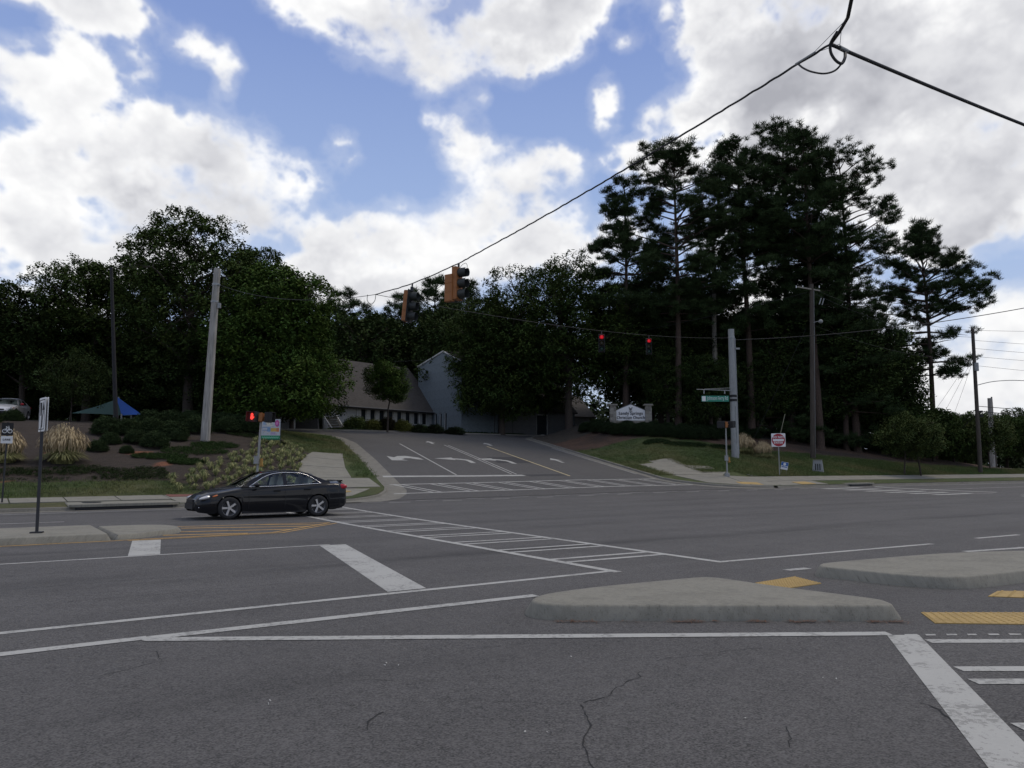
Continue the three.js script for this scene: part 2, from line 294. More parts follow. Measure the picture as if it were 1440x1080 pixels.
stripe('edge_line', road, P, [10.5, 7.55], [11.0, 7.5], .16);
stripe('edge_line', road, P, [15.6, 7.25], [18.2, 6.75], .16);
stripe('edge_line', road, P, [17.2, 6.9], [21, 3.5], .4);
// crosswalk over the main road
stripe('crosswalk_edge', road, P, [8.22, 8.9], [9.3, 31], .17);
stripe('crosswalk_edge', road, P, [10.5, 8.78], [12.0, 31], .17);
for (const t of [10.25, 10.72, 12.05, 12.5, 13.85, 14.3, 15.65, 16.1, 17.45, 17.9, 19.3, 19.75, 21.2, 21.65, 23.1, 23.55, 25, 25.45, 27, 27.45, 29, 29.45]) { const k = (t - 8.9) / 22.1; stripe('crosswalk_bar', road, P, [mix(8.3, 9.35, k), t + .05], [mix(10.5, 11.95, k), t - .05], .15); }
// yellow hatching beyond the median nose
stripe('yellow_line', road, Y, [-40, 18.92], [2.7, 18.92], .1);
stripe('yellow_line', road, Y, [2.7, 18.95], [6.2, 19.1], .1); stripe('yellow_line', road, Y, [6.2, 19.1], [8.5, 21.3], .1);
stripe('yellow_line', road, Y, [2.9, 18.75], [6.35, 18.9], .08); stripe('yellow_line', road, Y, [6.35, 18.9], [8.7, 21.2], .08);
stripe('yellow_line', road, Y, [4.3, 22.35], [8.6, 21.45], .12);
stripe('yellow_bar', road, Y, [4.6, 21.7], [7.6, 20.45], .16); stripe('yellow_bar', road, Y, [4.15, 20.6], [7.0, 19.75], .16); stripe('yellow_bar', road, Y, [3.8, 19.75], [5.6, 19.2], .16); stripe('yellow_bar', road, Y, [6.6, 21.85], [8.0, 20.9], .12);
// far lanes
for (let s = -39; s < 5; s += 6.1) stripe('lane_line', road, P, [s + 1.8, 25.95], [s + 4.7, 25.85], .11);
stripe('edge_line', road, P, [-40, 30.1], [12.5, 30.1], .12);
for (let s = 13.6; s < 44; s += 2.6) { stripe('edge_line', road, P, [s, 30.55], [s + 1.0, 30.55], .11); stripe('edge_line', road, P, [s + .9, 29.75], [s + 1.9, 29.75], .11); }
// far crosswalk and lines to the right
stripe('crosswalk_edge', road, P, [45, 30.3], [46.2, 21.5], .2); stripe('crosswalk_edge', road, P, [49, 30.3], [50.2, 21.5], .2);
for (const t of [29.4, 28.0, 26.6, 25.2, 23.8, 22.4]) stripe('crosswalk_bar', road, P, [45.2, t], [49.4, t], .5);
stripe('edge_line', road, P, [52, 29.9], [130, 29.8], .14); stripe('lane_line', road, P, [51, 26.2], [130, 26.1], .14);
stripe('stop_line', road, P, [51.8, 29.8], [52.8, 22.4], .6);
for (let s = 54; s < 130; s += 12) stripe('lane_line', road, P, [s, 18.5], [s + 3, 18.5], .13);
for (const [s, t] of [[49.5, 19.8], [47.4, 18.9], [52, 20.6]]) patch('lane_marker', road, P, [[s, t], [s + .9, t], [s + .9, t - .22], [s, t - .22]]);
// driveway: crosswalk, stop line, lane lines, arrows
const dP = (name, a, b, w, mat = P) => stripe(name, drive, mat, a, b, w, driveH, .008);
dP('crosswalk_edge', [15.4, 33.1], [37.2, 33.3], .16); dP('crosswalk_edge', [17.4, 35.75], [36.5, 35.85], .16);
for (let s = 18.2; s < 35.6; s += 2.15) for (const o of [0, .46]) dP('crosswalk_bar', [s + o - .55, 35.7], [s + o + .35, 33.2], .15);
dP('stop_line', [18.2, 38.55], [27.5, 38.0], .5);
const along = (s, t, L) => [s + .318 * L, t + L];
dP('lane_line', [23.15, 38.7], [27.9, 55.5], .12);
dP('lane_line', [27.0, 38.6], [31.6, 54.8], .1); dP('lane_line', [27.3, 38.5], [31.9, 54.7], .1);
dP('yellow_line', [30.6, 37.4], [35.5, 54.4], .13, std(lin(.55, .46, .26), { map: paintMap })); dP('edge_line', [36.9, 38], [42.1, 54], .1);
function arrow(kind, s, t, k = 1) {                         // painted turn arrows: the stem along the driveway, the head to one or both sides
  const sh = { left: [[-.15, 2.3], [.15, 2.3], [.15, 1.2], [.05, .55], [-.35, .2], [-.75, .08], [-.75, -.35], [-1.9, .35], [-.75, 1.0], [-.75, .62], [-.45, .72], [-.2, 1.05], [-.15, 1.4]], straight: [[-.12, 2.6], [.12, 2.6], [.12, 1.1], [.45, 1.1], [0, -.3], [-.45, 1.1], [-.12, 1.1]] }[kind];
  const pts = sh.map(([a, b]) => { const A = along(s, t, -b * k); return [A[0] + a * k * 1.15, A[1] - a * k * .33]; });
  const g = new THREE.ShapeGeometry(new THREE.Shape(pts.map(q => new THREE.Vector2(...q)))), p = [], uv = [];
  const q = g.attributes.position; for (let i = 0; i < q.count; i++) { const v = at(q.getX(i), q.getY(i)); p.push(v.x, driveH(q.getX(i), q.getY(i)) + .012, v.z); uv.push(v.x * .5, v.z * .5); }
  return tri(p, [...g.index.array], uv);
}
function flip(g) { const i = g.index.array; if (g.attributes.normal.getY(0) < 0) { for (let k = 0; k < i.length; k += 3) { const a = i[k]; i[k] = i[k + 1]; i[k + 1] = a; } g.computeVertexNormals(); } return g; }
// arrows point to the road for traffic coming out, up the hill for traffic going in
mesh('turn_arrow', flip(tri(...(() => { const c = [24.2, 46.6], q = [[2.2, .5], [2.5, 1.4], [1.6, 2.3], [.4, 2.2], [-.6, 1.6], [-1.0, 2.2], [-2.2, .3], [-.2, .2], [-.5, .7], [.4, 1.2], [1.1, 1.2], [1.4, .7]].map(([a, b]) => [c[0] + a * .56 - .7, c[1] + b * 1.15 - 1.6]); const g = new THREE.ShapeGeometry(new THREE.Shape(q.map(v => new THREE.Vector2(...v)))), p = []; for (let i = 0; i < g.attributes.position.count; i++) { const s = g.attributes.position.getX(i), t = g.attributes.position.getY(i), v = at(s, t); p.push(v.x, driveH(s, t) + .012, v.z); } return [p, [...g.index.array]]; })())), P, drive);
for (const [s, t, k] of [[28.2, 46.0, 1], [31.2, 45.5, 1], [31.6, 57.5, .8], [37, 57.0, .8]]) mesh('turn_arrow', flip(arrow(s > 31.4 ? 'straight' : 'left', s, t, k)), P, drive);
mesh('turn_arrow', flip(arrow('straight', 36.0, 46.2, .9)), P, drive);
mesh('asphalt_patch', sheet(8, 6, (u, v) => { const s = mix(29.4, 32.4, u) + v * 1.2, t = mix(43.6, 47.0, v), p = at(s, t); p.y = driveH(s, t) + .006; return p; }, 1 / 7), std(lin(.045, .045, .047), { map: asphaltMap, roughness: .95 }), drive);
mesh('asphalt_patch', sheet(8, 3, (u, v) => { const s = mix(27.7, 30.5, u), t = mix(37.6, 38.3, v) , p = at(s, t); p.y = driveH(s, t) + .006; return p; }, 1 / 7), std(lin(.05, .05, .052), { map: asphaltMap, roughness: .95 }), drive);

// cracks and seams
function crackLine(pts, w, mat, seed, name = 'crack') {
  const r = rng(seed), fine = [];
  for (let i = 1; i < pts.length; i++) { const [a, b] = [pts[i - 1], pts[i]], n = Math.max(2, Math.ceil(Math.hypot(b[0] - a[0], b[1] - a[1]) / .06)); for (let k = 0; k < n; k++) fine.push([mix(a[0], b[0], k / n), mix(a[1], b[1], k / n)]); }
  let o = 0; const p = [], idx = [];
  fine.forEach(([x, z], i) => { const [ax, az] = fine[Math.max(0, i - 1)], [bx, bz] = fine[Math.min(fine.length - 1, i + 1)], L = Math.hypot(bx - ax, bz - az) || 1, nx = -(bz - az) / L, nz = (bx - ax) / L; o = o * .8 + (r() - .5) * .035; const h = w * (.15 + r() * .85) * .5; for (const k of [1, -1]) { const X = x + nx * (o + h * k), Z = z + nz * (o + h * k); p.push(X, H(X, Z) + .0028, Z); } if (i) { const a = i * 2; idx.push(a - 2, a - 1, a, a - 1, a + 1, a); } });
  return mesh(name, flip(tri(p, idx)), mat, road);
}
const XZ = (s, t) => xzOf(s, t);
crackLine([[.42, -4.0], [.44, -4.7], [.5, -5.15], [.48, -5.45]], .016, M.crack, 1); crackLine([[.48, -5.45], [.66, -5.6], [.75, -5.85], [.98, -6.1], [1.02, -6.3]], .016, M.crack, 2); crackLine([[.5, -5.4], [-.2, -5.5], [-.6, -5.55]], .006, M.crack, 3);
crackLine([[-.9, -4.9], [-.88, -5.2], [-.82, -5.3]], .018, M.crack, 4); crackLine([[1.2, -6.6], [1.9, -6.95], [2.3, -7.05]], .008, M.crack, 5); crackLine([[-.4, -7.0], [.2, -7.25]], .007, M.crack, 6);
crackLine([[2.95, -4.45], [2.75, -4.85], [2.8, -5.3], [2.72, -5.5]].map(([a, b]) => [a + .05, b]), .02, M.crack, 7);
crackLine([XZ(-30, 12.2), XZ(-5, 12.3), XZ(8, 12.25), XZ(30, 12.3), XZ(60, 12.2)], .02, M.sealant, 8, 'seam'); crackLine([XZ(12, 19.2), XZ(30, 19.4), XZ(60, 19.2), XZ(90, 19.3)], .045, M.sealant, 9, 'seam'); crackLine([XZ(-10, 16.9), XZ(9, 17.0), XZ(14, 17.0)], .03, M.sealant, 10, 'seam'); crackLine([XZ(12, 14.2), XZ(40, 14.0), XZ(70, 14.1)], .02, M.sealant, 11, 'seam'); crackLine([[-3.2, -6.0], [-2.9, -6.6], [-3.1, -7.0]], .01, M.crack, 13); crackLine([[-1.6, -5.9], [-1.1, -6.0], [-.5, -5.95]], .006, M.crack, 14); crackLine([[1.6, -4.6], [1.75, -5.0]], .012, M.crack, 15); crackLine([XZ(-6, 10.6), XZ(1, 10.75), XZ(4, 10.7)], .012, M.crack, 16); crackLine([XZ(-2, 13.6), XZ(3, 13.8)], .014, M.crack, 17);
crackLine([XZ(12, 23.0), XZ(40, 23.1)], .03, M.sealant, 12, 'seam');
for (const [px, pz, a, b] of [[1.2, -6.2, .02, 0], [-1.3, -5.8, .03, .01]]) ;

// banks and lawns beside the road
const C = { grass: [.052, .078, .017], dry: [.098, .092, .034], mulch: [.040, .028, .019], straw: [.105, .060, .036], clay: [.20, .075, .035], cover: [.030, .045, .018], litter: [.055, .045, .032] };
const mixC = (a, b, k) => [mix(a[0], b[0], k), mix(a[1], b[1], k), mix(a[2], b[2], k)];
function groundKind(x, z) {
  const [s, t] = stOf(x, z), n = fbm(x * .35, z * .35, 2, 3) * 1.6, l = edgeL(t), r = edgeR(t);
  if (t > 66) return 'litter';
  if (s < l + .5) {
    const d = l - s;
    if (d < curve(t, [[35, 1.8], [46, 3.4], [50, 4.8], [54, 8], [60, 13]]) + n * .2) return 'grass';
    if (t < 37.5 + n * .2 && s < 8.6 - (t - 34.7) * .45) return 'grass';
    if (fbm(x * .5 + 9, z * .5, 5, 2) > .3 && t > 36 && t < 46) return 'clay';
    return 'mulch';
  }
  const hedge = curve(s, [[36, 54], [45, 49.5], [52, 48], [60, 44], [70, 41], [80, 38.5], [92, 37], [110, 36]]) + n * .7;
  if (t < hedge) return 'grass';
  return t < hedge + 7 ? 'straw' : 'litter';
}
const groundColor = (x, z) => {
  const k = groundKind(x, z), n = fbm(x * 1.1, z * 1.1, 4, 3), m = fbm(x * .22, z * .22, 8, 3);
  let c = C[k]; if (k === 'grass') c = mixC(c, C.dry, clamp(.28 + m * 1.3 + n * .5)); else if (k === 'straw') c = mixC(c, C.mulch, clamp(.4 + m * 1.4)); else if (k === 'mulch') c = mixC(c, C.clay, clamp(n * .9 - .32) * .6);
  const v = 1 + n * .5; return [c[0] * v * 1.35, c[1] * v * 1.35, c[2] * v * 1.35];
};
const rowsT = []; { let t = KERB + .14; while (t < 60) { rowsT.push(t); t += .28; } while (t < 260) { rowsT.push(t); t += Math.max(.6, (t - 55) * .12); } }
const soft = (x, z) => .05 * fbm(x * .6, z * .6, 6, 3) + .03 * noise3(x * 1.9, z * 1.9, 3);
const fadeIn = t => sst(34.9, 36.5, t);
struct('left_bank', sheet(170, rowsT.length - 1, (u, v, i, j) => { const t = rowsT[j], k = u, s = edgeL(Math.min(t, 66)) - .14 - (k < .6 ? k / .6 * 34 : 34 + Math.pow((k - .6) / .4, 2) * 190), p = at(s, t); p.y += soft(p.x, p.z) * Math.max(.12, Math.min(fadeIn(t), sst(0, 2, edgeL(Math.min(t, 66)) - s))); return p; }, .9, groundColor), M.earth);
struct('right_bank', sheet(230, rowsT.length - 1, (u, v, i, j) => { const t = rowsT[j], k = u, s = edgeR(Math.min(t, 66)) + .14 + (k < .75 ? k / .75 * 62 : 62 + Math.pow((k - .75) / .25, 2) * 330), p = at(s, t); p.y += soft(p.x, p.z) * Math.max(.12, Math.min(fadeIn(t), sst(0, 2, s - edgeR(Math.min(t, 66))))); return p; }, .9, groundColor), M.earth);
struct('church_ground', sheet(40, 24, (u, v) => { const t = mix(67.05, 180, v * v), s = mix(edgeL(66) - .3, edgeR(66) + .3, u), p = at(s, t); p.y = hST(s, t) + (t < 66.9 ? 0 : .13); return p; }, .9, groundColor), M.earth);
struct('ground', (() => { const g = new THREE.PlaneGeometry(3000, 3000, 1, 1); g.rotateX(-Math.PI / 2); g.translate(0, -1.2, 0); const c = []; for (let i = 0; i < 4; i++) c.push(.07, .075, .04); g.setAttribute('color', new THREE.Float32BufferAttribute(c, 3)); return g; })(), M.earth);

// kerbs with gutter pans follow the edges of the paving
function kerbRun(name, pts, side, gutter = .4, height = .14, width = .15) {   // pts: [s, t, road height] along the edge; side +1 has the lawn to the left
  const p = [], idx = [], uv = []; let run = 0;
  pts.forEach(([s, t, y], i) => {
    const [s0, t0] = pts[Math.max(0, i - 1)], [s1, t1] = pts[Math.min(pts.length - 1, i + 1)], L = Math.hypot(s1 - s0, t1 - t0) || 1, ns = -(t1 - t0) / L * side, nt = (s1 - s0) / L * side;
    if (i) run += Math.hypot(s - pts[i - 1][0], t - pts[i - 1][1]);
    const prof = [[-gutter, .004], [-.02, .012], [.0, .02], [.025, height - .02], [.045, height], [width, height + .004], [width + .01, -.1]];
    prof.forEach(([o, h], k) => { const [x, z] = xzOf(s + ns * o, t + nt * o); p.push(x, y(s + ns * o, t + nt * o) + h, z); uv.push(run * .5, (o + h) * .5); });
    if (i) for (let k = 0; k < 6; k++) { const a = (i - 1) * 7 + k, b = a + 7; idx.push(a, a + 1, b, a + 1, b + 1, b); }
  });
  const g = tri(p, idx, uv); const nrm = g.attributes.normal; let up = 0; for (let i = 0; i < nrm.count; i += 7) up += nrm.getY(i);
  if (up < 0) { const i = g.index.array; for (let k = 0; k < i.length; k += 3) { const a = i[k]; i[k] = i[k + 1]; i[k + 1] = a; } g.computeVertexNormals(); }
  return struct(name, g, M.kerbstone);
}
const rowsOf = (a, b, st) => { const o = []; for (let x = a; a < b ? x < b : x > b; x += a < b ? st : -st) o.push(x); o.push(b); return o; };
kerbRun('kerb', rowsOf(-70, 11.6, .7).map(s => [s, KERB, (a, b) => roadH(a, Math.min(b, KERB))]), 1, .42);
kerbRun('kerb', rowsOf(43, 200, .9).map(s => [s, KERB, (a, b) => roadH(a, Math.min(b, KERB))]), 1, .42);
kerbRun('kerb', [31.3, 31.38, 31.45, 31.6, 31.8, 32.1, 32.5, 33, 33.5, 34, 34.5, ...rowsOf(35, 66, .8)].map(t => [edgeL(t), t, driveH]), 1, .95, .10, .3);
kerbRun('kerb', [31.3, 31.4, 31.5, 31.7, 31.9, 32.2, 32.6, 33, 33.5, 34, 34.5, 35, ...rowsOf(35.6, 66, .8)].map(t => [edgeR(t), t, driveH]), -1, .5, .14, .16);
kerbRun('kerb', rowsOf(edgeL(66) - 6, edgeR(66) + 4, 1).map(s => [s, 66.6, driveH]), 1, .3, .15, .2);

// pavements of separate slabs
const slab = (name, parent, c, lift = .03, mat = M.concrete, thick = .12) => {
  const [a, b, cc, d] = c, gp = .012, n = 3, p = [], idx = [], uv = [];
  const q = (u, v) => [mix(mix(a[0], b[0], u), mix(d[0], cc[0], u), v), mix(mix(a[1], b[1], u), mix(d[1], cc[1], u), v)];
  for (let j = 0; j <= n; j++) for (let i = 0; i <= n; i++) { const [s, t] = q(mix(gp, 1 - gp, i / n), mix(gp, 1 - gp, j / n)), v = at(s, t); p.push(v.x, v.y + lift, v.z); uv.push(v.x * .5, v.z * .5); }
  for (let j = 0; j < n; j++) for (let i = 0; i < n; i++) { const k = j * (n + 1) + i, l = k + n + 1; idx.push(k, k + 1, l, k + 1, l + 1, l); }
  const ring = []; for (let i = 0; i < n; i++) ring.push(i); for (let j = 0; j < n; j++) ring.push(j * (n + 1) + n); for (let i = n; i > 0; i--) ring.push(n * (n + 1) + i); for (let j = n; j > 0; j--) ring.push(j * (n + 1));
  const base = p.length / 3; ring.forEach(k => { p.push(p[k * 3], p[k * 3 + 1], p[k * 3 + 2], p[k * 3], p[k * 3 + 1] - thick, p[k * 3 + 2]); uv.push(0, 0, .1, .1); });
  ring.forEach((_, k) => { const m = base + k * 2, o = base + ((k + 1) % ring.length) * 2; idx.push(m, m + 1, o, o, m + 1, o + 1); });
  return mesh(name, flip(tri(p, idx, uv)), mat, parent);
};
const paveL = new THREE.Group(); paveL.name = 'pavement'; paveL.userData.kind = 'structure'; scene.add(paveL);
for (let s = -42; s < 6.5; s += 1.8) slab('slab', paveL, [[s, 33.0], [s + 1.8, 33.0], [s + 1.8, 34.75], [s, 34.75]]);
slab('slab', paveL, [[6.6, 31.5], [9.2, 31.5], [9.2, 34.6], [6.6, 34.75]], .02, M.concrete);
slab('brick_paving', paveL, [[6.7, 34.8], [8.2, 34.7], [8.2, 33.9], [6.7, 33.9]], .035, std(lin(.22, .075, .055), { map: grainMap }));
slab('slab', paveL, [[9.2, 31.5], [12.2, 31.5], [13.6, 34.6], [9.2, 34.6]]); slab('slab', paveL, [[12.4, 31.6], [13.9, 32.2], [15.6, 34.0], [13.6, 34.6]], .02);
slab('slab', paveL, [[13.0, 34.65], [16.35, 34.4], [17.0, 37.2], [13.3, 37.6]]); slab('slab', paveL, [[13.3, 37.6], [16.1, 37.35], [17.2, 40.8], [14.6, 41.2]]); slab('slab', paveL, [[14.6, 41.2], [17.2, 40.8], [18.5, 44.2], [16.0, 44.2]]); slab('slab', paveL, [[16.0, 44.2], [18.5, 44.2], [19.8, 47.5], [17.4, 46.6]]);
const onPaving = (s, t) => t < 34.9 || (s > 13 && s < edgeL(t) - 1.1 + (t < 37.3 ? 1.2 : 0) && t < 47 && s > 13.2 + (t - 37.6) * .45) || (s > 36 && s < 45 && t < 36.4) || (s > 38 && s < 44.2 && t < 41.8 && s - 38.5 > (t - 36) * .38 && s - 38.5 < (t - 36) * .38 + 3);
slab('tactile_paving', paveL, [[13.35, 32.75], [14.35, 33.3], [13.9, 34.2], [12.9, 33.6]], .045, M.tactile);
const paveR = new THREE.Group(); paveR.name = 'pavement_001'; taken.pavement = 1; paveR.userData.kind = 'structure'; scene.add(paveR);
slab('slab', paveR, [[38.5, 33.2], [41.0, 31.7], [42.6, 35.4], [38.6, 36.6]]); slab('slab', paveR, [[41.0, 31.7], [43.6, 31.5], [44.6, 34.6], [42.6, 35.4]]); slab('slab', paveR, [[38.6, 36.6], [39.8, 36.3], [42.6, 41.0], [40.4, 41.4]]); slab('slab', paveR, [[39.8, 36.3], [42.6, 35.4], [44.2, 36.4], [40.4, 37.6]]); slab('slab', paveR, [[40.4, 37.6], [42.2, 37.0], [44.0, 41.6], [42.0, 42.0]]);
for (let s = 43.7; s < 140; s += 2.4) slab('slab', paveR, [[s, 32.9], [s + 2.4, 32.9], [s + 2.4, 34.7], [s, 34.7]]);
slab('slab', paveR, [[43.7, 31.5], [49, 31.5], [49, 32.9], [43.7, 32.9]], .02);
slab('tactile_paving', paveR, [[40.6, 32.3], [42.2, 31.75], [42.6, 32.6], [41.0, 33.1]], .045, M.tactile); slab('tactile_paving', paveR, [[46.0, 31.55], [47.6, 31.55], [47.6, 32.4], [46.0, 32.4]], .045, M.tactile);

// raised concrete islands: a battered face, a rounded arris, a floated top
function island(name, label, pts, h, sub = 4, mat = M.concrete) {
  const c = new THREE.CatmullRomCurve3(pts.map(([s, t]) => V(s, 0, t)), true, 'centripetal', .5), poly = [];
  pts.forEach((p, i) => { const q = pts[(i + 1) % pts.length]; for (let k = 0; k < sub; k++) poly.push([mix(p[0], q[0], k / sub), mix(p[1], q[1], k / sub)]); });
  let pl = poly; for (let it = 0; it < 2; it++) pl = pl.map((p, i) => { const a = pl[(i + pl.length - 1) % pl.length], b = pl[(i + 1) % pl.length]; return [(a[0] + 2 * p[0] + b[0]) / 4, (a[1] + 2 * p[1] + b[1]) / 4]; });
  let area = 0; pl.forEach((p, i) => { const q = pl[(i + 1) % pl.length]; area += p[0] * q[1] - q[0] * p[1]; }); if (area < 0) pl.reverse();
  const n = pl.length, inset = d => pl.map((p, i) => { const a = pl[(i + n - 1) % n], b = pl[(i + 1) % n], L = Math.hypot(b[0] - a[0], b[1] - a[1]) || 1; return [p[0] - (b[1] - a[1]) / L * d, p[1] + (b[0] - a[0]) / L * d]; });
  const prof = [[0, -.05], [.006, .02], [.075, h * .86], [.083, h * .95], [.1, h], [.115, h + .002]], p = [], uv = [], idx = [];
  prof.forEach(([o, y]) => inset(o).forEach(([s, t]) => { const [x, z] = xzOf(s, t); p.push(x, roadH(s, t) + y, z); uv.push(x * .5, (z + y * 1.3) * .5); }));
  for (let k = 0; k < prof.length - 1; k++) for (let i = 0; i < n; i++) { const a = k * n + i, b = k * n + (i + 1) % n; idx.push(a, a + n, b, b, a + n, b + n); }
  const last = inset(prof[5][0]), faces = THREE.ShapeUtils.triangulateShape(last.map(q => new THREE.Vector2(...q)), []); const o = 5 * n; faces.forEach(f => idx.push(o + f[0], o + f[2], o + f[1]));
  const g = tri(p, idx, uv); let up = 0; for (let i = o; i < o + n; i++) up += g.attributes.normal.getY(i); if (up < 0) { const a = g.index.array; for (let k = 0; k < a.length; k += 3) { const m = a[k]; a[k] = a[k + 1]; a[k + 1] = m; } g.computeVertexNormals(); }
  return tag(mesh(name, g, mat), label, 'traffic island');
}
island('traffic_island', 'low wedge-shaped concrete traffic island in front of the foreground white line', [[4.98, 6.72], [5.05, 7.02], [5.45, 7.3], [6.3, 7.36], [7.3, 7.27], [8.12, 7.2], [8.28, 6.95], [8.27, 6.2], [8.36, 5.3], [8.42, 4.75], [8.15, 4.42], [7.85, 4.53], [6.9, 5.22], [5.9, 5.94], [5.2, 6.42]], .15);
island('traffic_island', 'larger concrete traffic island cut off by the right edge of the photo', [[10.22, 6.85], [10.6, 7.14], [11.4, 7.08], [13.7, 6.78], [15.3, 6.15], [16.4, 5.3], [15.8, 4.45], [13.6, 4.66], [12.0, 4.86], [10.7, 5.02], [10.34, 5.7], [10.3, 6.4]], .15);
const isM = [[-40, 18.98], [-20, 18.98], [-8, 19.0], [1.5, 18.99], [2.3, 19.0], [2.62, 19.02], [2.63, 19.3], [2.63, 20.5], [2.63, 22.0], [2.63, 22.2], [2.3, 22.2], [1.5, 22.2], [-8, 22.2], [-20, 22.2], [-40, 22.2]];
island('traffic_island', 'long narrow concrete median at the left edge carrying the lane arrow sign', isM, .15, 3, M.concrete);
island('median_nose', 'sloped concrete nose ending the left median before the yellow hatching', [[2.66, 20.5], [2.66, 19.3], [2.67, 19.02], [2.9, 19.08], [3.5, 19.5], [4.2, 20.1], [4.5, 20.9], [4.35, 21.8], [3.7, 22.2], [2.9, 22.2], [2.66, 22.2], [2.66, 21.9]], .11, 3);
for (const [c, n] of [[[[8.98, 6.98], [10.0, 7.05], [9.72, 6.42], [8.86, 6.42]], 1], [[[8.68, 4.55], [9.75, 3.8], [9.3, 3.28], [8.2, 4.16]], 1], [[[10.42, 4.62], [10.98, 4.74], [12.2, 3.9], [11.4, 3.5]], 1]]) {
  const pad = slab('tactile_paving', road, c, .009, M.tactile, .03), studs = [];
  const [a, b, d, e] = c; for (let i = 0; i < 16; i++) for (let j = 0; j < 9; j++) { const u = (i + .5) / 16, v = (j + .5) / 9, q = at(mix(mix(a[0], b[0], u), mix(e[0], d[0], u), v), mix(mix(a[1], b[1], u), mix(e[1], d[1], u), v), .008), g = new THREE.CylinderGeometry(.012, .02, .008, 6); g.translate(q.x, q.y + .004, q.z); studs.push(g); }
  mesh('studs', join(studs), M.tactile, pad).userData.kind = 'stuff';
}

// ---------- trees and plants ----------
function leafClump(n, R, len, wid, seed, flat = .7, droop = 0) {   // a spray of folded leaves
  const r = rng(seed), p = [], nr = [], uv = [], q = new THREE.Quaternion(), a = V(), m = V();
  for (let i = 0; i < n; i++) {
    const c = V(r() * 2 - 1, (r() * 2 - 1) * flat, r() * 2 - 1); if (c.length() > 1) c.setLength(r()); c.multiplyScalar(R);
    q.setFromEuler(new THREE.Euler((r() - .5) * 1.9 - droop, r() * 6.28, (r() - .5) * 1.9));
    const L = len * (.7 + r() * .6), W = wid * (.7 + r() * .6);
    const pts = [[0, 0, 0], [W / 2, .012, L * .45], [0, -.02, L], [-W / 2, .012, L * .45]].map(v => V(...v).applyQuaternion(q).add(c));
    let order = [0, 1, 2, 0, 2, 3]; const nn = a.subVectors(pts[1], pts[0]).cross(m.subVectors(pts[3], pts[0])).normalize().clone(); if (nn.y < 0) { nn.negate(); order = [0, 2, 1, 0, 3, 2]; }
    for (const k of order) { p.push(pts[k].x, pts[k].y, pts[k].z); nr.push(nn.x, nn.y, nn.z); uv.push(0, 0); }
  }
  const g = new THREE.BufferGeometry(); g.setAttribute('position', new THREE.Float32BufferAttribute(p, 3)); g.setAttribute('normal', new THREE.Float32BufferAttribute(nr, 3)); g.setAttribute('uv', new THREE.Float32BufferAttribute(uv, 2)); return g;
}
function needleClump(n, R, seed) {                          // a brush of long needles
  const r = rng(seed), p = [], uv = [];
  for (let i = 0; i < n; i++) {
    const d = V(r() * 2 - 1, r() * 1.5 - .35, r() * 2 - 1).normalize(), o = V(r() - .5, (r() - .5) * .5, r() - .5).multiplyScalar(R * .9), L = R * (.6 + r() * .6), side = V(r() - .5, r() - .5, r() - .5).cross(d).setLength(R * .055);
    const a = o.clone().addScaledVector(side, 1), b = o.clone().addScaledVector(side, -1), c = o.clone().addScaledVector(d, L); p.push(a.x, a.y, a.z, b.x, b.y, b.z, c.x, c.y, c.z); uv.push(0, 0, 0, 0, 0, 0);
  }
  const g = new THREE.BufferGeometry(); g.setAttribute('position', new THREE.Float32BufferAttribute(p, 3)); g.setAttribute('uv', new THREE.Float32BufferAttribute(uv, 2)); g.computeVertexNormals(); return g;
}
const leafMat = new THREE.MeshPhysicalMaterial({ color: 0xffffff, roughness: .9, specularIntensity: .2, side: THREE.DoubleSide }), needleMat = new THREE.MeshPhysicalMaterial({ color: 0xffffff, roughness: .9, specularIntensity: .2, side: THREE.DoubleSide });
const barkMat = std(lin(.085, .068, .055), { map: barkMap, roughness: 1 }), paleBark = std(lin(.42, .39, .34), { map: barkMap, roughness: .95 }), pineBark = std(lin(.10, .070, .054), { map: barkMap, roughness: 1 });
const CL = { big: leafClump(16, .52, .26, .15, 3), mid: leafClump(16, .42, .2, .12, 4), small: leafClump(14, .28, .13, .075, 5), far: leafClump(12, .8, .42, .26, 6), needle: needleClump(46, .5, 7), needleFar: needleClump(30, .75, 8), tiny: leafClump(18, .16, .07, .035, 9, 1) };
function instanced(name, geo, mat, mats, colors, parent) {
  const m = new THREE.InstancedMesh(geo, mat, mats.length); mats.forEach((k, i) => m.setMatrixAt(i, k)); colors.forEach((c, i) => m.setColorAt(i, c));
  m.name = name; m.castShadow = m.receiveShadow = true; m.userData.kind = 'stuff'; parent.add(m); return m;
}
const put = (r, p, s) => new THREE.Matrix4().compose(p, new THREE.Quaternion().setFromEuler(new THREE.Euler((r() - .5) * .6, r() * 6.283, (r() - .5) * .6)), V(s, s, s));
function limb(list, a, b, r0, r1, r, bend = .12, n = 3) {    // a bent, tapering branch
  let prev = a.clone(), L = a.distanceTo(b);
  for (let i = 1; i <= n; i++) { const k = i / n, q = V().lerpVectors(a, b, k); if (i < n) q.add(V((r() - .5), (r() - .2) * .6, (r() - .5)).multiplyScalar(L * bend)); list.push(rod(prev, q, mix(r0, r1, (i - 1) / n), mix(r0, r1, k), r0 > .12 ? 7 : 5, true)); prev = q; }
}
const inv = (g) => g;
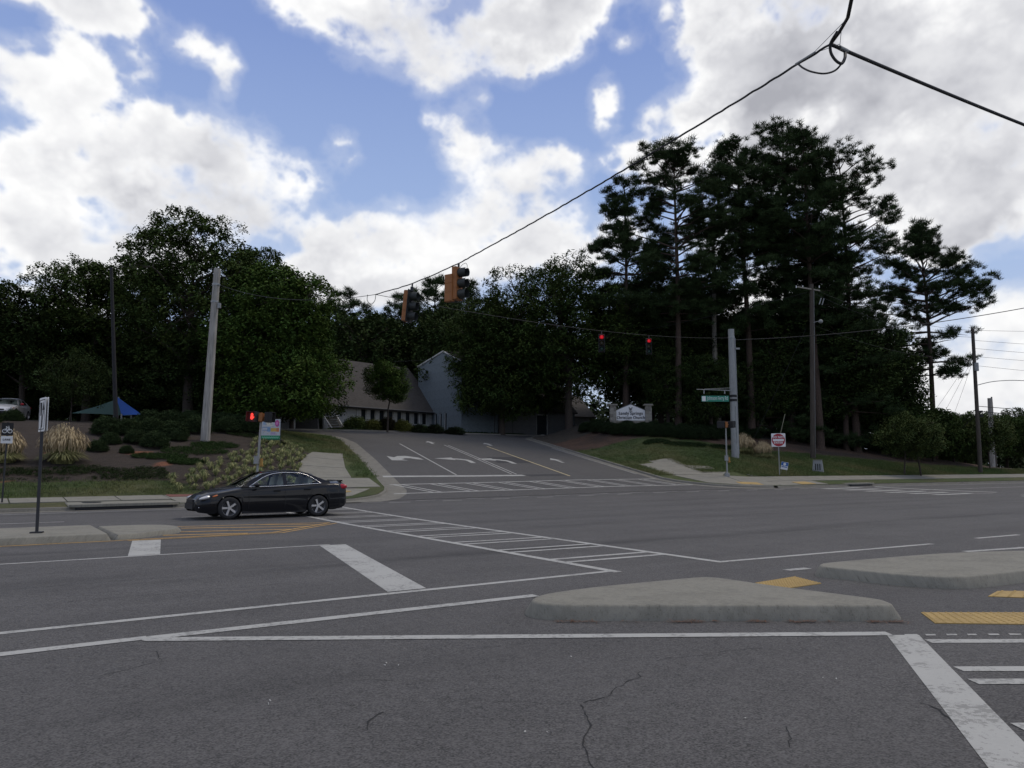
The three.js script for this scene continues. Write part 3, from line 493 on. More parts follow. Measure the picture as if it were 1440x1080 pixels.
function broadTree(parent, o) {                             // o: h, r (crown radius), base (where the crown starts), lobes, clumps, clump, col, gap, seed
  const r = rng(o.seed), wood = [], ry = (o.h - o.base) / 2, cy = o.base + ry, mats = [], cols = [];
  const ox = o.ox ?? 0, top = V((r() - .5) * .8 + ox * .5, cy + ry * .5, (r() - .5) * .8), tr = o.trunk ?? .022 * o.h + .03;
  const fork = V((r() - .5) * .3, Math.max(o.base * .9, o.h * .18), (r() - .5) * .3);
  wood.push(rod(V(0, -.4, 0), V(0, .15, 0), tr * 1.45, tr * 1.08, 9, true)); limb(wood, V(0, .15, 0), fork, tr * 1.08, tr * .85, r, .03); limb(wood, fork, top, tr * .85, tr * .15, r, .06, 5);
  for (let i = 0; i < o.lobes; i++) {
    const a = i * 2.4 + r() * .8, e = mix(-.75, .95, (i + .5) / o.lobes), q = Math.sqrt(Math.max(.05, 1 - e * e * .8)) * (.35 + .5 * r());
    const c = V(Math.cos(a) * q * o.r + ox, cy + e * ry * .78, Math.sin(a) * q * o.r), R = o.r * (.34 + .2 * r()) * (e > .6 ? .85 : 1);
    const from = V().lerpVectors(fork, top, clamp((c.y - fork.y) / (top.y - fork.y) - .22, 0, .9));
    limb(wood, from, c, tr * .36, tr * .1, r, .13, 4);
    for (let t = 0; t < 5; t++) limb(wood, c, V(c.x + (r() - .5) * 1.7 * R, c.y + (r() - .35) * 1.5 * R, c.z + (r() - .5) * 1.7 * R), tr * .1, tr * .02, r, .1, 2);
    const n = Math.round(o.clumps / o.lobes);
    for (let k = 0; k < n; k++) {
      const d = V(r() * 2 - 1, r() * 2 - 1, r() * 2 - 1).normalize().multiplyScalar(R * (.4 + .68 * Math.cbrt(r()))); d.y *= .82; d.add(c);
      if (noise3(d.x * (1.5 / o.r + .35) + o.seed, d.y * (1.5 / o.r + .35), d.z * (1.5 / o.r + .35)) > (o.gap ?? .28)) continue;
      if (d.y < .5) continue;
      mats.push(put(r, d, (o.size ?? 1) * (.7 + .6 * r()))); const v = .7 + .6 * r(), y = r(); cols.push(lin(o.col[0] * v * (1 + .25 * y), o.col[1] * v, o.col[2] * v * (1 - .2 * y)));
    }
  }
  mesh('trunk', join(wood), o.bark ?? barkMat, parent); instanced('crown', o.clump, leafMat, mats, cols, parent);
}
function pineTree(parent, o) {                              // o: h, r, base, dens, seed
  const r = rng(o.seed), wood = [], mats = [], cols = [], lean = V((r() - .5) * o.h * .04, 0, (r() - .5) * o.h * .04), tr = .011 * o.h + .05;
  const stem = k => V(lean.x * k * k + .12 * Math.sin(k * 5 + o.seed), o.h * k, lean.z * k * k + .1 * Math.cos(k * 4 + o.seed));
  wood.push(rod(V(0, -.5, 0), stem(.01), tr * 1.4, tr * 1.05, 9, true));
  for (let i = 0; i < 12; i++) wood.push(rod(stem(i ? i / 12 : .01), stem((i + 1) / 12), tr * (1.05 - i / 12 * .92), tr * (1.05 - (i + 1) / 12 * .92), 8, true));
  for (let y = o.base; y < o.h - .25; y += o.step ?? .75) {
    const k = (y - o.base) / (o.h - o.base), shape = (o.shape ?? (q => Math.pow(Math.sin(Math.PI * (.16 + .8 * q)), .8)))(k), n = 3 + Math.floor(r() * 3);
    for (let i = 0; i < n; i++) {
      if (r() > (o.dens ?? .8)) continue;
      const a = r() * 6.283, L = o.r * shape * (.55 + .6 * r()), s = stem(y / o.h), rise = L * (k < .3 ? -.05 : .18 + .3 * k) + (r() - .5) * .5, e = V(s.x + Math.cos(a) * L, s.y + rise, s.z + Math.sin(a) * L);
      limb(wood, s, e, .035 + L * .014, .012, r, .07, 3);
      const m = Math.ceil(L * (o.tuft ?? 3.4)), heads = []; for (let c = 0; c < 1 + Math.floor(L / 1.1); c++) { const f = (o.inner ?? .35) + (1.05 - (o.inner ?? .35)) * Math.sqrt(r()), w = L * .2; heads.push(V().lerpVectors(s, e, f).add(V((r() - .5) * 2 * w, (r() - .2) * .6, (r() - .5) * 2 * w))); }
      for (let c = 0; c < m; c++) {
        const hd = heads[c % heads.length], b = V(r() * 2 - 1, (r() * 2 - 1) * .62, r() * 2 - 1).multiplyScalar(.45 + .35 * r()), q = hd.clone().add(b);
        mats.push(put(r, q, (o.size ?? 1) * (.75 + .55 * r()))); const v = .7 + .6 * r(); cols.push(lin(.034 * v, .054 * v, .02 * v));
      }
    }
  }
  mesh('trunk', join(wood), o.bark ?? pineBark, parent); instanced('crown', o.needle ?? CL.needle, needleMat, mats, cols, parent);
}
const G0 = [.038, .066, .018], G1 = [.048, .092, .020], G2 = [.030, .052, .016], G3 = [.052, .082, .028];
const grow = (name, label, x, z, fn, o, group, turn = 0) => { const t = thing(name, label, 'tree', [x, H(x, z) - .05, z], turn, group); fn(t, o); return t; };
const X = (px, d) => (px - 720) / 1080 * d;
// left of the driveway
grow('broadleaf_tree', 'tallest open-crowned broadleaf tree behind the pale leaning pole, upper branches showing sky', X(262, 58), -58, broadTree, { h: 16.8, r: 5.2, base: 3.2, lobes: 20, clumps: 4200, clump: CL.mid, col: G0, gap: .12, seed: 11 });
grow('broadleaf_tree', 'dense bright green broadleaf tree between the pale pole and the church roof', X(388, 55), -55, broadTree, { h: 12.9, r: 4.3, base: -.6, lobes: 26, clumps: 6200, clump: CL.mid, col: G1, gap: .34, seed: 12 });
grow('broadleaf_tree', 'rounded dark broadleaf tree directly behind the tall black pole', X(120, 62), -62, broadTree, { h: 13.8, r: 4.8, base: 2.4, lobes: 18, clumps: 3800, clump: CL.mid, col: G0, gap: .24, seed: 13 });
grow('broadleaf_tree', 'dark broadleaf tree at the left edge above the white vehicle', X(28, 60), -60, broadTree, { h: 10.9, r: 4.2, base: 2, lobes: 15, clumps: 2900, clump: CL.mid, col: G2, gap: .26, seed: 14 });
grow('broadleaf_tree', 'dark broadleaf tree cut off by the left edge of the photo', X(-50, 60), -60, broadTree, { h: 10.5, r: 4.2, base: 2, lobes: 14, clumps: 2600, clump: CL.mid, col: G2, gap: .26, seed: 15 });
grow('broadleaf_tree', 'dark broadleaf tree between the black pole and the tallest left tree', X(195, 67), -67, broadTree, { h: 16.0, r: 4.4, base: 3, lobes: 13, clumps: 2400, clump: CL.mid, col: G2, gap: .2, seed: 16 });
grow('broadleaf_tree', 'dark broadleaf tree showing just right of the pale leaning pole', X(340, 68), -68, broadTree, { h: 17.2, r: 4.6, base: 3, lobes: 14, clumps: 2800, clump: CL.mid, col: G0, gap: .26, seed: 17 });
grow('young_tree', 'small airy young tree on the left bank before the dark woods', X(98, 53), -53, broadTree, { h: 4.9, r: 2.3, base: .8, lobes: 12, clumps: 1300, clump: CL.small, col: G3, gap: .2, seed: 18, trunk: .06 });
{ const u = thing('understory_tree', 'low dark tree filling the woods behind the left bank', 'tree', [X(60, 66), H(X(60, 66), -66), -66], 0, 'low trees in the left woods'); broadTree(u, { h: 8.5, r: 4.4, base: .5, lobes: 16, clumps: 2100, clump: CL.big, col: G2, gap: .36, seed: 21 });
  [[-20, 70], [150, 72], [235, 63], [300, 60], [350, 66], [190, 66], [10, 74], [110, 78], [270, 74], [410, 68], [-90, 64], [60, 84], [330, 80]].forEach(([px, d], i) => copyOf(u, [X(px, d), H(X(px, d), -d) - .1, -d], i * 1.3, null, .85 + .3 * ((i * 37 % 10) / 10))); }
// behind the church
{ const b = thing('far_tree', 'dark tree in the woods behind the church roof', 'tree', [X(470, 105), H(X(470, 105), -105), -105], 0, 'trees behind the church'); broadTree(b, { h: 18, r: 6, base: 3, lobes: 16, clumps: 2000, clump: CL.far, col: G2, gap: .2, seed: 31 });
  [[505, 100, .98], [548, 112, 1.05], [590, 104, .93], [625, 110, 1.08], [660, 100, 1.0], [432, 108, 1.0], [520, 125, 1.05], [575, 128, 1.1], [690, 118, 1.12], [640, 92, .85]].forEach(([px, d, k], i) => copyOf(b, [X(px, d), H(X(px, d), -d) - .2, -d], i * 2.1, null, k));
  const fp = thing('far_pine', 'dark pine rising behind the church gable', 'tree', [X(610, 116), H(X(610, 116), -116), -116], 0, 'pines behind the church'); pineTree(fp, { h: 23, r: 4.5, base: 9, dens: .9, seed: 33, needle: CL.needleFar, step: .9 });
  [[566, 118, .95], [655, 112, .93], [482, 118, 1.0]].forEach(([px, d, k], i) => copyOf(fp, [X(px, d), H(X(px, d), -d) - .2, -d], 1 + i * 2, null, k)); }
grow('young_tree', 'small round green tree standing in front of the church roof', X(545, 72), -72, broadTree, { h: 6.9, r: 2.1, base: 2.5, lobes: 13, clumps: 1700, clump: CL.small, col: G1, gap: .4, seed: 41, trunk: .09, size: 1.2 });
// big trees right of the driveway
grow('broadleaf_tree', 'big spreading broadleaf tree hanging over the church entrance', X(706, 80.8), -80.8, broadTree, { h: 14.2, r: 5.8, base: .9, ox: -.5, lobes: 28, clumps: 6400, clump: CL.mid, col: G0, gap: .32, seed: 51, size: 1.1 });
grow('broadleaf_tree', 'tall dense broadleaf tree behind and left of the church sign', X(800, 79), -79, broadTree, { h: 17.6, r: 7.2, ox: -1.2, base: 2.4, lobes: 26, clumps: 5200, clump: CL.mid, col: G0, gap: .32, seed: 52, size: 1.15 });
grow('broadleaf_tree', 'dark broadleaf tree directly behind the church sign', X(885, 80), -80, broadTree, { h: 13.5, r: 5.2, base: 2.4, lobes: 18, clumps: 3000, clump: CL.mid, col: G2, gap: .3, seed: 53, size: 1.15 });
grow('broadleaf_tree', 'dark broadleaf tree shading the white porch posts of the church', X(752, 86), -86, broadTree, { h: 11.5, r: 5.0, base: 2.6, lobes: 20, clumps: 3600, clump: CL.mid, col: G2, gap: .34, seed: 54, size: 1.2 });
grow('broadleaf_tree', 'airy broadleaf tree filling the gap left of the second pine', X(915, 84), -84, broadTree, { h: 19, r: 4.6, base: 7, lobes: 17, clumps: 2300, clump: CL.mid, col: G2, gap: .12, seed: 55, size: 1.1 });
grow('broadleaf_tree', 'airy broadleaf tree between the second pine and the bare pale tree', X(985, 86), -86, broadTree, { h: 18, r: 4.4, base: 7, lobes: 16, clumps: 2100, clump: CL.mid, col: G2, gap: .1, seed: 56, size: 1.1 });
// the stand of tall pines
const pine = (label, px, d, topY, o, name = 'pine_tree') => { const x = X(px, d), y = H(x, -d), h = 1.6 + (657 - topY) * d / 1080 * 1.0 - y + o.add; grow(name, label, x, -d, pineTree, { h, ...o }); };
pine('leftmost tall pine with tiered branches reaching out to the left', 882, 78, 250, { add: .3, r: 5.8, base: 12, seed: 61, dens: .9, step: .9, tuft: 6.5, inner: .25, shape: q => .95 - .75 * q });
pine('tall full pine second from the left of the stand, crossed by the signal cable', 955, 76, 200, { add: .3, r: 5.6, base: 11, seed: 62, dens: .95, tuft: 6 });
pine('tall pine in the middle of the stand, right of the bare pale-limbed tree', 1056, 78, 186, { add: .3, r: 4.8, base: 11, seed: 63, dens: .92, tuft: 6 });
pine('tallest pine at the top of the stand', 1112, 80, 166, { add: .3, r: 5.2, base: 14, seed: 64, dens: .95, tuft: 4.6 });
pine('broad-topped pine just right of the tallest pine', 1152, 77, 176, { add: .3, r: 5.0, base: 13, seed: 65, dens: .95, tuft: 4.4 });
pine('open pine at the right side of the stand with drooping outer boughs', 1205, 79, 210, { add: .3, r: 4.9, base: 10, seed: 66, dens: .62, tuft: 3.6, inner: .45, shape: q => .5 + .5 * Math.sin(Math.PI * (.25 + .6 * q)) });
pine('lone tall pine standing apart at the right, sky all round it', 1313, 85, 321, { add: .3, r: 6.2, base: 9.6, seed: 74, dens: .86, tuft: 5.2, inner: .3, step: .7, shape: q => .55 + .45 * Math.sin(Math.PI * (.1 + .8 * q)) - .4 * q * q });
pine('lower pine filling the right flank of the stand', 1190, 79, 330, { add: .3, r: 5.2, base: 4, seed: 68, dens: .95, tuft: 4.2, inner: .2, shape: q => 1 - .6 * q });
pine('lower dark pine behind the wooden utility pole', 1140, 80, 300, { add: .3, r: 4.6, base: 7, seed: 69, dens: .95, tuft: 4.2, inner: .2 });
{ const x = X(1012, 80), t = thing('bare_tree', 'thin pale-barked tree with bare curving limbs among the pines', 'tree', [x, H(x, -80), -80]), r = rng(71), w = [], mats = [], cols = [];
  const k = 80 / 1080, Pt = (px, py, dz = 0) => V((px - 1012) * k, 1.6 + (657 - py) * k - H(x, -80), dz), base = V(0, -.3, 0);
  const runs = [[base, Pt(1008, 480), Pt(1010, 395), Pt(1010, 340), .30, .2], [Pt(1010, 340), Pt(1018, 300, .5), Pt(1016, 260, .8), Pt(1022, 205, .6), .19, .03], [Pt(1010, 340), Pt(1000, 310, -.6), Pt(998, 275, -.6), Pt(1006, 235, -.4), .17, .03], [Pt(1010, 345), Pt(1030, 325, .8), Pt(1048, 312, 1.2), Pt(1060, 295, 1.6), .11, .03], [Pt(1010, 380), Pt(990, 350, .8), Pt(985, 320, 1), Pt(990, 290, 1), .11, .02], [Pt(1018, 300, .5), Pt(1006, 285, .7), Pt(1002, 250, .7), Pt(995, 220, .7), .08, .015], [Pt(1016, 260, .8), Pt(1030, 240, 1), Pt(1036, 215, 1), Pt(1040, 200, 1), .07, .015]];
  for (const [a, b, c, d, r0, r1] of runs) { const cv = new THREE.CatmullRomCurve3([a, b, c, d]), n = 12; for (let i = 0; i < n; i++) w.push(rod(cv.getPoint(i / n), cv.getPoint((i + 1) / n), mix(r0, r1, i / n), mix(r0, r1, (i + 1) / n), 7, true));
    if (r0 < .2) for (let i = 0; i < 26; i++) { const s = cv.getPoint(.45 + .55 * r()), e = s.clone().add(V((r() - .5) * 2.6, r() * 1.8 - .2, (r() - .5) * 2.6)); limb(w, s, e, .03, .008, r, .15, 2); if (r() < .75) for (let q = 0; q < 2; q++) { mats.push(put(r, e.clone().add(V(r() - .5, r() - .5, r() - .5)), .55 + .4 * r())); cols.push(lin(.04, .052, .022)); } } }
  mesh('trunk', join(w), paleBark, t); instanced('crown', CL.mid, leafMat, mats, cols, t); }
// understory beneath the pines and down the right slope
{ const u = thing('understory_tree', 'dark broadleaf tree in the understory beneath the tall pines', 'tree', [X(930, 82), H(X(930, 82), -82), -82], 0, 'understory beneath the pines'); broadTree(u, { h: 14, r: 4.6, base: .8, lobes: 22, clumps: 2600, clump: CL.big, col: G2, gap: .3, seed: 81 });
  [[985, 84, 1.05], [1035, 84, 1.0], [1085, 82, 1.05], [1125, 84, 1.15], [1165, 82, 1.15], [1205, 80, 1.1], [1065, 80, .72], [1110, 81, .8], [1160, 82, .85], [1205, 83, .85], [1236, 85, .9], [960, 92, 1.2], [1010, 94, 1.15], [1060, 94, 1.2], [1240, 84, .95], [880, 92, 1.1], [1150, 90, 1.3], [1000, 76, .6], [940, 77, .62]].forEach(([px, d, k], i) => copyOf(u, [X(px, d), H(X(px, d), -d) - .1, -d], i * 1.7, null, k));
  const e = thing('evergreen_tree', 'dense evergreen on the slope below the pines', 'tree', [X(1100, 80), H(X(1100, 80), -80), -80], 0, 'evergreens along the right slope'); pineTree(e, { h: 9, r: 3.2, base: .3, seed: 83, dens: 1, step: .5, tuft: 5, inner: .15, shape: q => (.95 * (1 - q) + .15) * (.7 + .5 * Math.abs(Math.sin(q * 17))) });
  [[1175, 81, 1.1], [1212, 82, 1.15], [1235, 84, 1.05], [1140, 80, .95], [1060, 80, .85], [1250, 86, .8], [1020, 80, .8]].forEach(([px, d, k], i) => copyOf(e, [X(px, d), H(X(px, d), -d) - .1, -d], i * 2.3, null, k)); }
// right end
{ const y = grow('young_tree', 'left of two young street trees on the grass beyond the utility pole', X(1268, 66), -66, broadTree, { h: 5.0, r: 2.2, base: 1.5, lobes: 11, clumps: 1000, clump: CL.small, col: G3, gap: .15, seed: 91, trunk: .07, size: 1.2 });
  copyOf(y, [X(1291, 66.5), H(X(1291, 66.5), -66.5), -66.5], 2, 'right of two young street trees on the grass beyond the utility pole', 1.08);
  copyOf(y, [X(1388, 80), H(X(1388, 80), -80), -80], 1, 'young street tree at the foot of the far right poles', 1.1);
  const s = thing('slope_tree', 'low bushy tree at the foot of the slope by the lone pine', 'tree', [X(1310, 80), H(X(1310, 80), -80), -80], 0, 'bushy trees by the lone pine'); broadTree(s, { h: 5.6, r: 3.0, base: .3, lobes: 13, clumps: 1500, clump: CL.mid, col: G0, gap: .3, seed: 92 });
  [[1280, 78, .85], [1338, 82, .8], [1355, 86, .8], [1300, 88, .8], [1262, 82, 1.0], [1330, 92, .8]].forEach(([px, d, k], i) => copyOf(s, [X(px, d), H(X(px, d), -d) - .1, -d], i, null, k));
  const f = thing('far_tree', 'distant tree beyond the road at the right edge', 'tree', [X(1412, 125), H(X(1412, 125), -125), -125], 0, 'distant trees at the right'); broadTree(f, { h: 10, r: 4.2, base: 1, lobes: 14, clumps: 1500, clump: CL.big, col: G0, gap: .28, seed: 93 });
  [[1440, 118, .9], [1370, 130, 1.0], [1390, 150, 1.05], [1345, 125, .95], [1475, 120, 1.1], [1430, 155, 1.15]].forEach(([px, d, k], i) => copyOf(f, [X(px, d), H(X(px, d), -d) - .1, -d], i, null, k)); }
// the woods close the view behind
{ const w = [], c = [], r = rng(95); for (let i = 0; i < 13000; i++) { const low = i % 3 === 0, a = (-44 + (low ? 84 : 68) * r()) * Math.PI / 180, d = a > .4 ? 150 + 60 * r() : 128 + 34 * r(), x = Math.sin(a) * d, z = -Math.cos(a) * d, g = H(x, z), hh = (12 + 6 * noise3(x * .06, 3, z * .06) + 3 * noise3(x * .2, 5, z * .2)) * (low ? .45 : 1) * (a > .4 ? .55 : 1) * Math.pow(r(), .8); w.push(put(r, V(x, g + hh, z), 1.5 + r())); const v = .7 + .6 * r(); c.push(lin(.03 * v, .045 * v, .018 * v)); }
  const m = instanced('distant_woods', CL.far, leafMat, w, c, scene); m.userData = { kind: 'stuff', label: 'dark distant woods closing the view behind the church and pines', category: 'woods' }; }

// ---------- shrubs, grasses and ground cover ----------
const shrubMat = leafMat;
function shrub(parent, R, hgt, n, col, seed, clump = CL.tiny) {
  const r = rng(seed), mats = [], cols = [], wood = [];
  for (let i = 0; i < 6; i++) wood.push(rod(V(0, -.05, 0), V((r() - .5) * R, hgt * .6, (r() - .5) * R), .02, .008, 4, true));
  for (let i = 0; i < n; i++) { const a = r() * 6.283, e = Math.acos(1 - r() * 1.02), k = .72 + .3 * r() + .1 * noise3(a * 1.2, e * 2, seed); const p = V(Math.sin(e) * Math.cos(a) * R * k, Math.max(.05, .12 * hgt + Math.cos(e) * hgt * .88 * k), Math.sin(e) * Math.sin(a) * R * k); mats.push(put(r, p, .8 + .6 * r())); const v = .65 + .7 * r(); cols.push(lin(col[0] * v, col[1] * v, col[2] * v)); }
  mesh('stem', join(wood), barkMat, parent); instanced('foliage', clump, shrubMat, mats, cols, parent);
}
const onGround = (x, z, k = 0) => [x, H(x, z) + k, z];
const ev = thing('evergreen_shrub', 'clipped dark round shrub on the mulched left bank', 'shrub', [0, 0, 0], 0, 'round shrubs on the left bank'); shrub(ev, 1.0, 1.3, 760, [.040, .064, .026], 101);
const ev2 = thing('hedge_shrub', 'low dark round shrub in the hedge below the church sign', 'shrub', [0, 0, 0], 0, 'hedge shrubs by the church sign'); shrub(ev2, 1.0, 1.15, 640, [.03, .048, .02], 102);
const leftShrubs = [[-20.81, -38.7, 0.48, "small round shrub lowest on the left bank, right of the large plumed grass"], [-19.11, -41.23, 0.7, "round shrub in front of its neighbours midway up the left bank"], [-20.37, -41.62, 0.58], [-21.21, -40.64, 0.52], [-22.71, -43.09, 0.82], [-21.87, -43.79, 0.75], [-20.9, -44.67, 0.8], [-19.58, -44.6, 0.76], [-22.59, -47.85, 0.85], [-21.35, -48.05, 0.9], [-20.6, -48.93, 0.8], [-19.2, -46.86, 0.85], [-17.93, -48.47, 0.8], [-17.27, -50.45, 0.85, "round shrub nearest the colourful banner sign"], [-19.5, -52, 0.8], [-18.48, -50.93, 0.8], [-19.55, -39.1, 0.34, "smallest shrub on the left bank, in bare mulch above the ground cover"], [-21.77, -52, 0.85], [-19.52, -50.21, 0.8], [-18.05, -52, 0.75], [-30.73, -47.25, 0.6, "dark shrub in front of the white vehicle at the left edge"], [-29.6, -43.5, 0.6], [-18.96, -43.65, 0.5]];
leftShrubs.forEach(([x, z, k, label], i) => { if (!i) { ev.position.set(...onGround(x, z, -.08)); ev.scale.setScalar(k); if (label) ev.userData.label = label; } else copyOf(ev, onGround(x, z, -.08), i * 1.9, label ?? 'clipped dark round shrub on the mulched left bank', k); });
const hedgeShrubs = [[7.22, -74.32, 0.82], [8.17, -72.42, 0.86], [9.03, -70.71, 0.9], [9.85, -69.19, 0.95], [10.9, -68.51, 0.95], [12.01, -68.38, 0.95], [13.28, -69.07, 0.95], [14.49, -69.36, 0.95], [15.8, -70.07, 0.95], [17.17, -70.92, 0.95], [18.68, -72.21, 0.95], [20.41, -74.1, 0.9], [22.27, -75.3, 0.9], [13.2, -71.6, 0.9], [14.6, -72.2, 0.9], [16.2, -72.9, 0.95], [17.8, -73.6, 0.95], [19.3, -75, 0.95], [8.3, -74.73, 0.75], [9.6, -72.9, 0.8], [24.2, -77.5, 0.9], [10.63, -70.9, 0.8], [12, -70.4, 0.85]];
hedgeShrubs.forEach(([x, z, k], i) => { if (!i) { ev2.position.set(...onGround(x, z, -.08)); ev2.scale.setScalar(k); } else copyOf(ev2, onGround(x, z, -.08), i * 2.3, null, k); });
// tall ornamental grasses with buff plumes
function fountainGrass(parent, R, hgt, seed, n = 1500) {
  const r = rng(seed), p = [], nr = [], col = [], pp = [], pc = [];
  const blade = (base, tip, w, c, P, Cc) => { const side = V(tip.z - base.z, 0, base.x - tip.x).setLength(w), mid = V().lerpVectors(base, tip, .55).add(V(0, .18 * hgt, 0)); for (const q of [base.clone().add(side), base.clone().sub(side), mid, mid.clone().add(side), mid.clone().sub(side), tip]) P.push(q.x, q.y, q.z); for (let i = 0; i < 6; i++) Cc.push(...c); };
  for (let i = 0; i < n; i++) { const a = r() * 6.283, o = r() * R * .35, l = R * (.3 + .8 * r()); const v = .6 + .8 * r(); blade(V(Math.cos(a) * o, 0, Math.sin(a) * o), V(Math.cos(a) * l, hgt * (.85 - .8 * Math.pow(l / R / 1.1, 2)) * (.4 + .6 * r()), Math.sin(a) * l), .014, [.2 * v, .2 * v, .075 * v], p, col); }
  for (let i = 0; i < n * .55; i++) { const a = r() * 6.283, l = R * (.9 * Math.sqrt(r())), y = hgt * (1.0 - .6 * (l / R) * (l / R)) * (.7 + .36 * r()), v = .75 + .5 * r(); const b = V(Math.cos(a) * l * .8, y * .72, Math.sin(a) * l * .8), t = V(Math.cos(a) * l * 1.05, y, Math.sin(a) * l * 1.05); blade(b, t, .022, [.36 * v, .28 * v, .16 * v], pp, pc); }
  const mk = (P, Cc, name) => { const g = new THREE.BufferGeometry(); g.setAttribute('position', new THREE.Float32BufferAttribute(P, 3)); g.setAttribute('uv', new THREE.Float32BufferAttribute(new Float32Array(P.length / 3 * 2), 2)); g.setAttribute('color', new THREE.Float32BufferAttribute(Cc, 3)); g.computeVertexNormals(); mesh(name, g, bladeMat, parent).userData.kind = 'stuff'; };
  mk(p, col, 'blades'); mk(pp, pc, 'plumes');
}
const bladeMat = std(0xffffff, { vertexColors: true, side: THREE.DoubleSide, roughness: .85 });
const grassSpots = [[-20.68, -35.5, 1.25, 1.75, "large buff-plumed ornamental grass clump behind the lane arrow sign"], [-22.6, -34.4, 0.95, 1.5, "buff-plumed ornamental grass clump behind the bicycle sign"], [19.8, -66, 1.3, 1.7, "tall dry ornamental grass right of the steel pole on the right bank"], [21.2, -65.2, 1.0, 1.4, "shorter dry ornamental grass beside the tall one on the right bank"]];
grassSpots.forEach(([x, z, R, h, label], i) => { const t = thing('ornamental_grass', label, 'grass clump', onGround(x, z, -.05)); fountainGrass(t, R, h, 120 + i); });
// variegated liriope clumps
function liriope(seed) { const r = rng(seed), p = [], c = []; for (let i = 0; i < 84; i++) { const a = r() * 6.283, l = .1 + .32 * r(), h = .2 + .24 * r() - .3 * l * l, w = .012, b = V(Math.cos(a) * .04, 0, Math.sin(a) * .04), m = V(Math.cos(a) * l * .5, h, Math.sin(a) * l * .5), t = V(Math.cos(a) * l, h * .65, Math.sin(a) * l), s = V(-Math.sin(a) * w, 0, Math.cos(a) * w), k = r() < .5 ? [.34, .33, .14] : [.12, .15, .05], v = .7 + .6 * r(); for (const q of [b.clone().add(s), b.clone().sub(s), m.clone().add(s), m.clone().add(s), b.clone().sub(s), m.clone().sub(s), m.clone().add(s), m.clone().sub(s), t]) p.push(q.x, q.y, q.z); for (let j = 0; j < 9; j++) c.push(k[0] * v, k[1] * v, k[2] * v); }
  const g = new THREE.BufferGeometry(); g.setAttribute('position', new THREE.Float32BufferAttribute(p, 3)); g.setAttribute('uv', new THREE.Float32BufferAttribute(new Float32Array(p.length / 3 * 2), 2)); g.setAttribute('color', new THREE.Float32BufferAttribute(c, 3)); g.computeVertexNormals(); return g; }
const lirSpots = [];
const lirG = [131, 132, 133, 134].map(liriope);
{ const r = rng(135); let n = 0; for (let tries = 0; tries < 2600 && n < 130; tries++) {
  const s = 5.6 + 11 * r(), t = 35.2 + 14 * r(), d = edgeL(t) - s, inner = curve(t, [[35, 4.0], [38, 4.3], [42, 3.9], [46, 3.6], [49, 4.6]]);
  const lo = curve(t, [[35.2, 9.9], [37, 10.2], [40, 9.4], [44, 7.2], [49, 6.6]]);
  if (d < inner || d > lo || t > 48.5) continue; const [x, z] = xzOf(s, t); if (lirSpots.some(q => Math.hypot(q[0] - x, q[1] - z) < .52)) continue; lirSpots.push([x, z]);
  const m = mesh('liriope', lirG[n % 4], bladeMat); m.position.set(...onGround(x, z)); m.rotation.y = r() * 6.28; m.scale.setScalar(.62 + .4 * r()); tag(m, 'yellow-green variegated grass clump planted in the mulch behind the car', 'grass clump', 'variegated clumps on the left bank'); n++; } }
// low ground cover, lawns: real blades and leaves, uncounted
{ const w = [], c = [], r = rng(141); const add = (n, f, size, col) => { for (let i = 0; i < n; i++) { const q = f(); if (!q) continue; const [x, z] = xzOf(...q); w.push(put(r, V(x, H(x, z) + .03 + .08 * r(), z), size * (.7 + .6 * r()))); const v = .65 + .7 * r(); c.push(lin(col[0] * v, col[1] * v, col[2] * v)); } };
  const blobs = (list, n) => () => { const [s, t, a, b] = list[Math.floor(r() * list.length)], u = r() * 6.283, k = Math.sqrt(r()); return [s + Math.cos(u) * a * k, t + Math.sin(u) * b * k]; };
  add(5200, () => { const s = -22 + 29.5 * r(), t = 37.6 + 2.2 * r() + .4 * noise3(s * .6, 1, 1); return noise3(s * .8, t * .8, 4) > .35 ? null : [s, t]; }, .6, [.03, .048, .017]);
  add(1900, blobs([[9.8, 43.6, 1.7, 1.0], [7.8, 42.2, 1.3, .6], [11.2, 45.2, 1.3, .8], [8.8, 41.0, .9, .6]]), .6, [.036, .066, .02]);
  add(900, blobs([[14.4, 49.2, 1.6, .7], [15.6, 48.2, 1.0, .6]]), .6, [.03, .046, .017]);
  add(1500, blobs([[50, 45.4, 2.6, .8], [54, 44.6, 1.8, .7], [47.6, 46.6, 1.5, .5], [57, 43.8, 1.6, .6]]), 1.1, [.028, .05, .018]);
  add(2600, () => { const s = mix(27, 49, r()); return [s, 67.4 + 1.6 * r()]; }, 1.6, [.03, .05, .018]);
  const m = instanced('ground_cover', CL.tiny, leafMat, w, c, scene); m.userData = { kind: 'stuff', label: 'low dark green creeping ground cover patches on the banks', category: 'ground cover' }; }
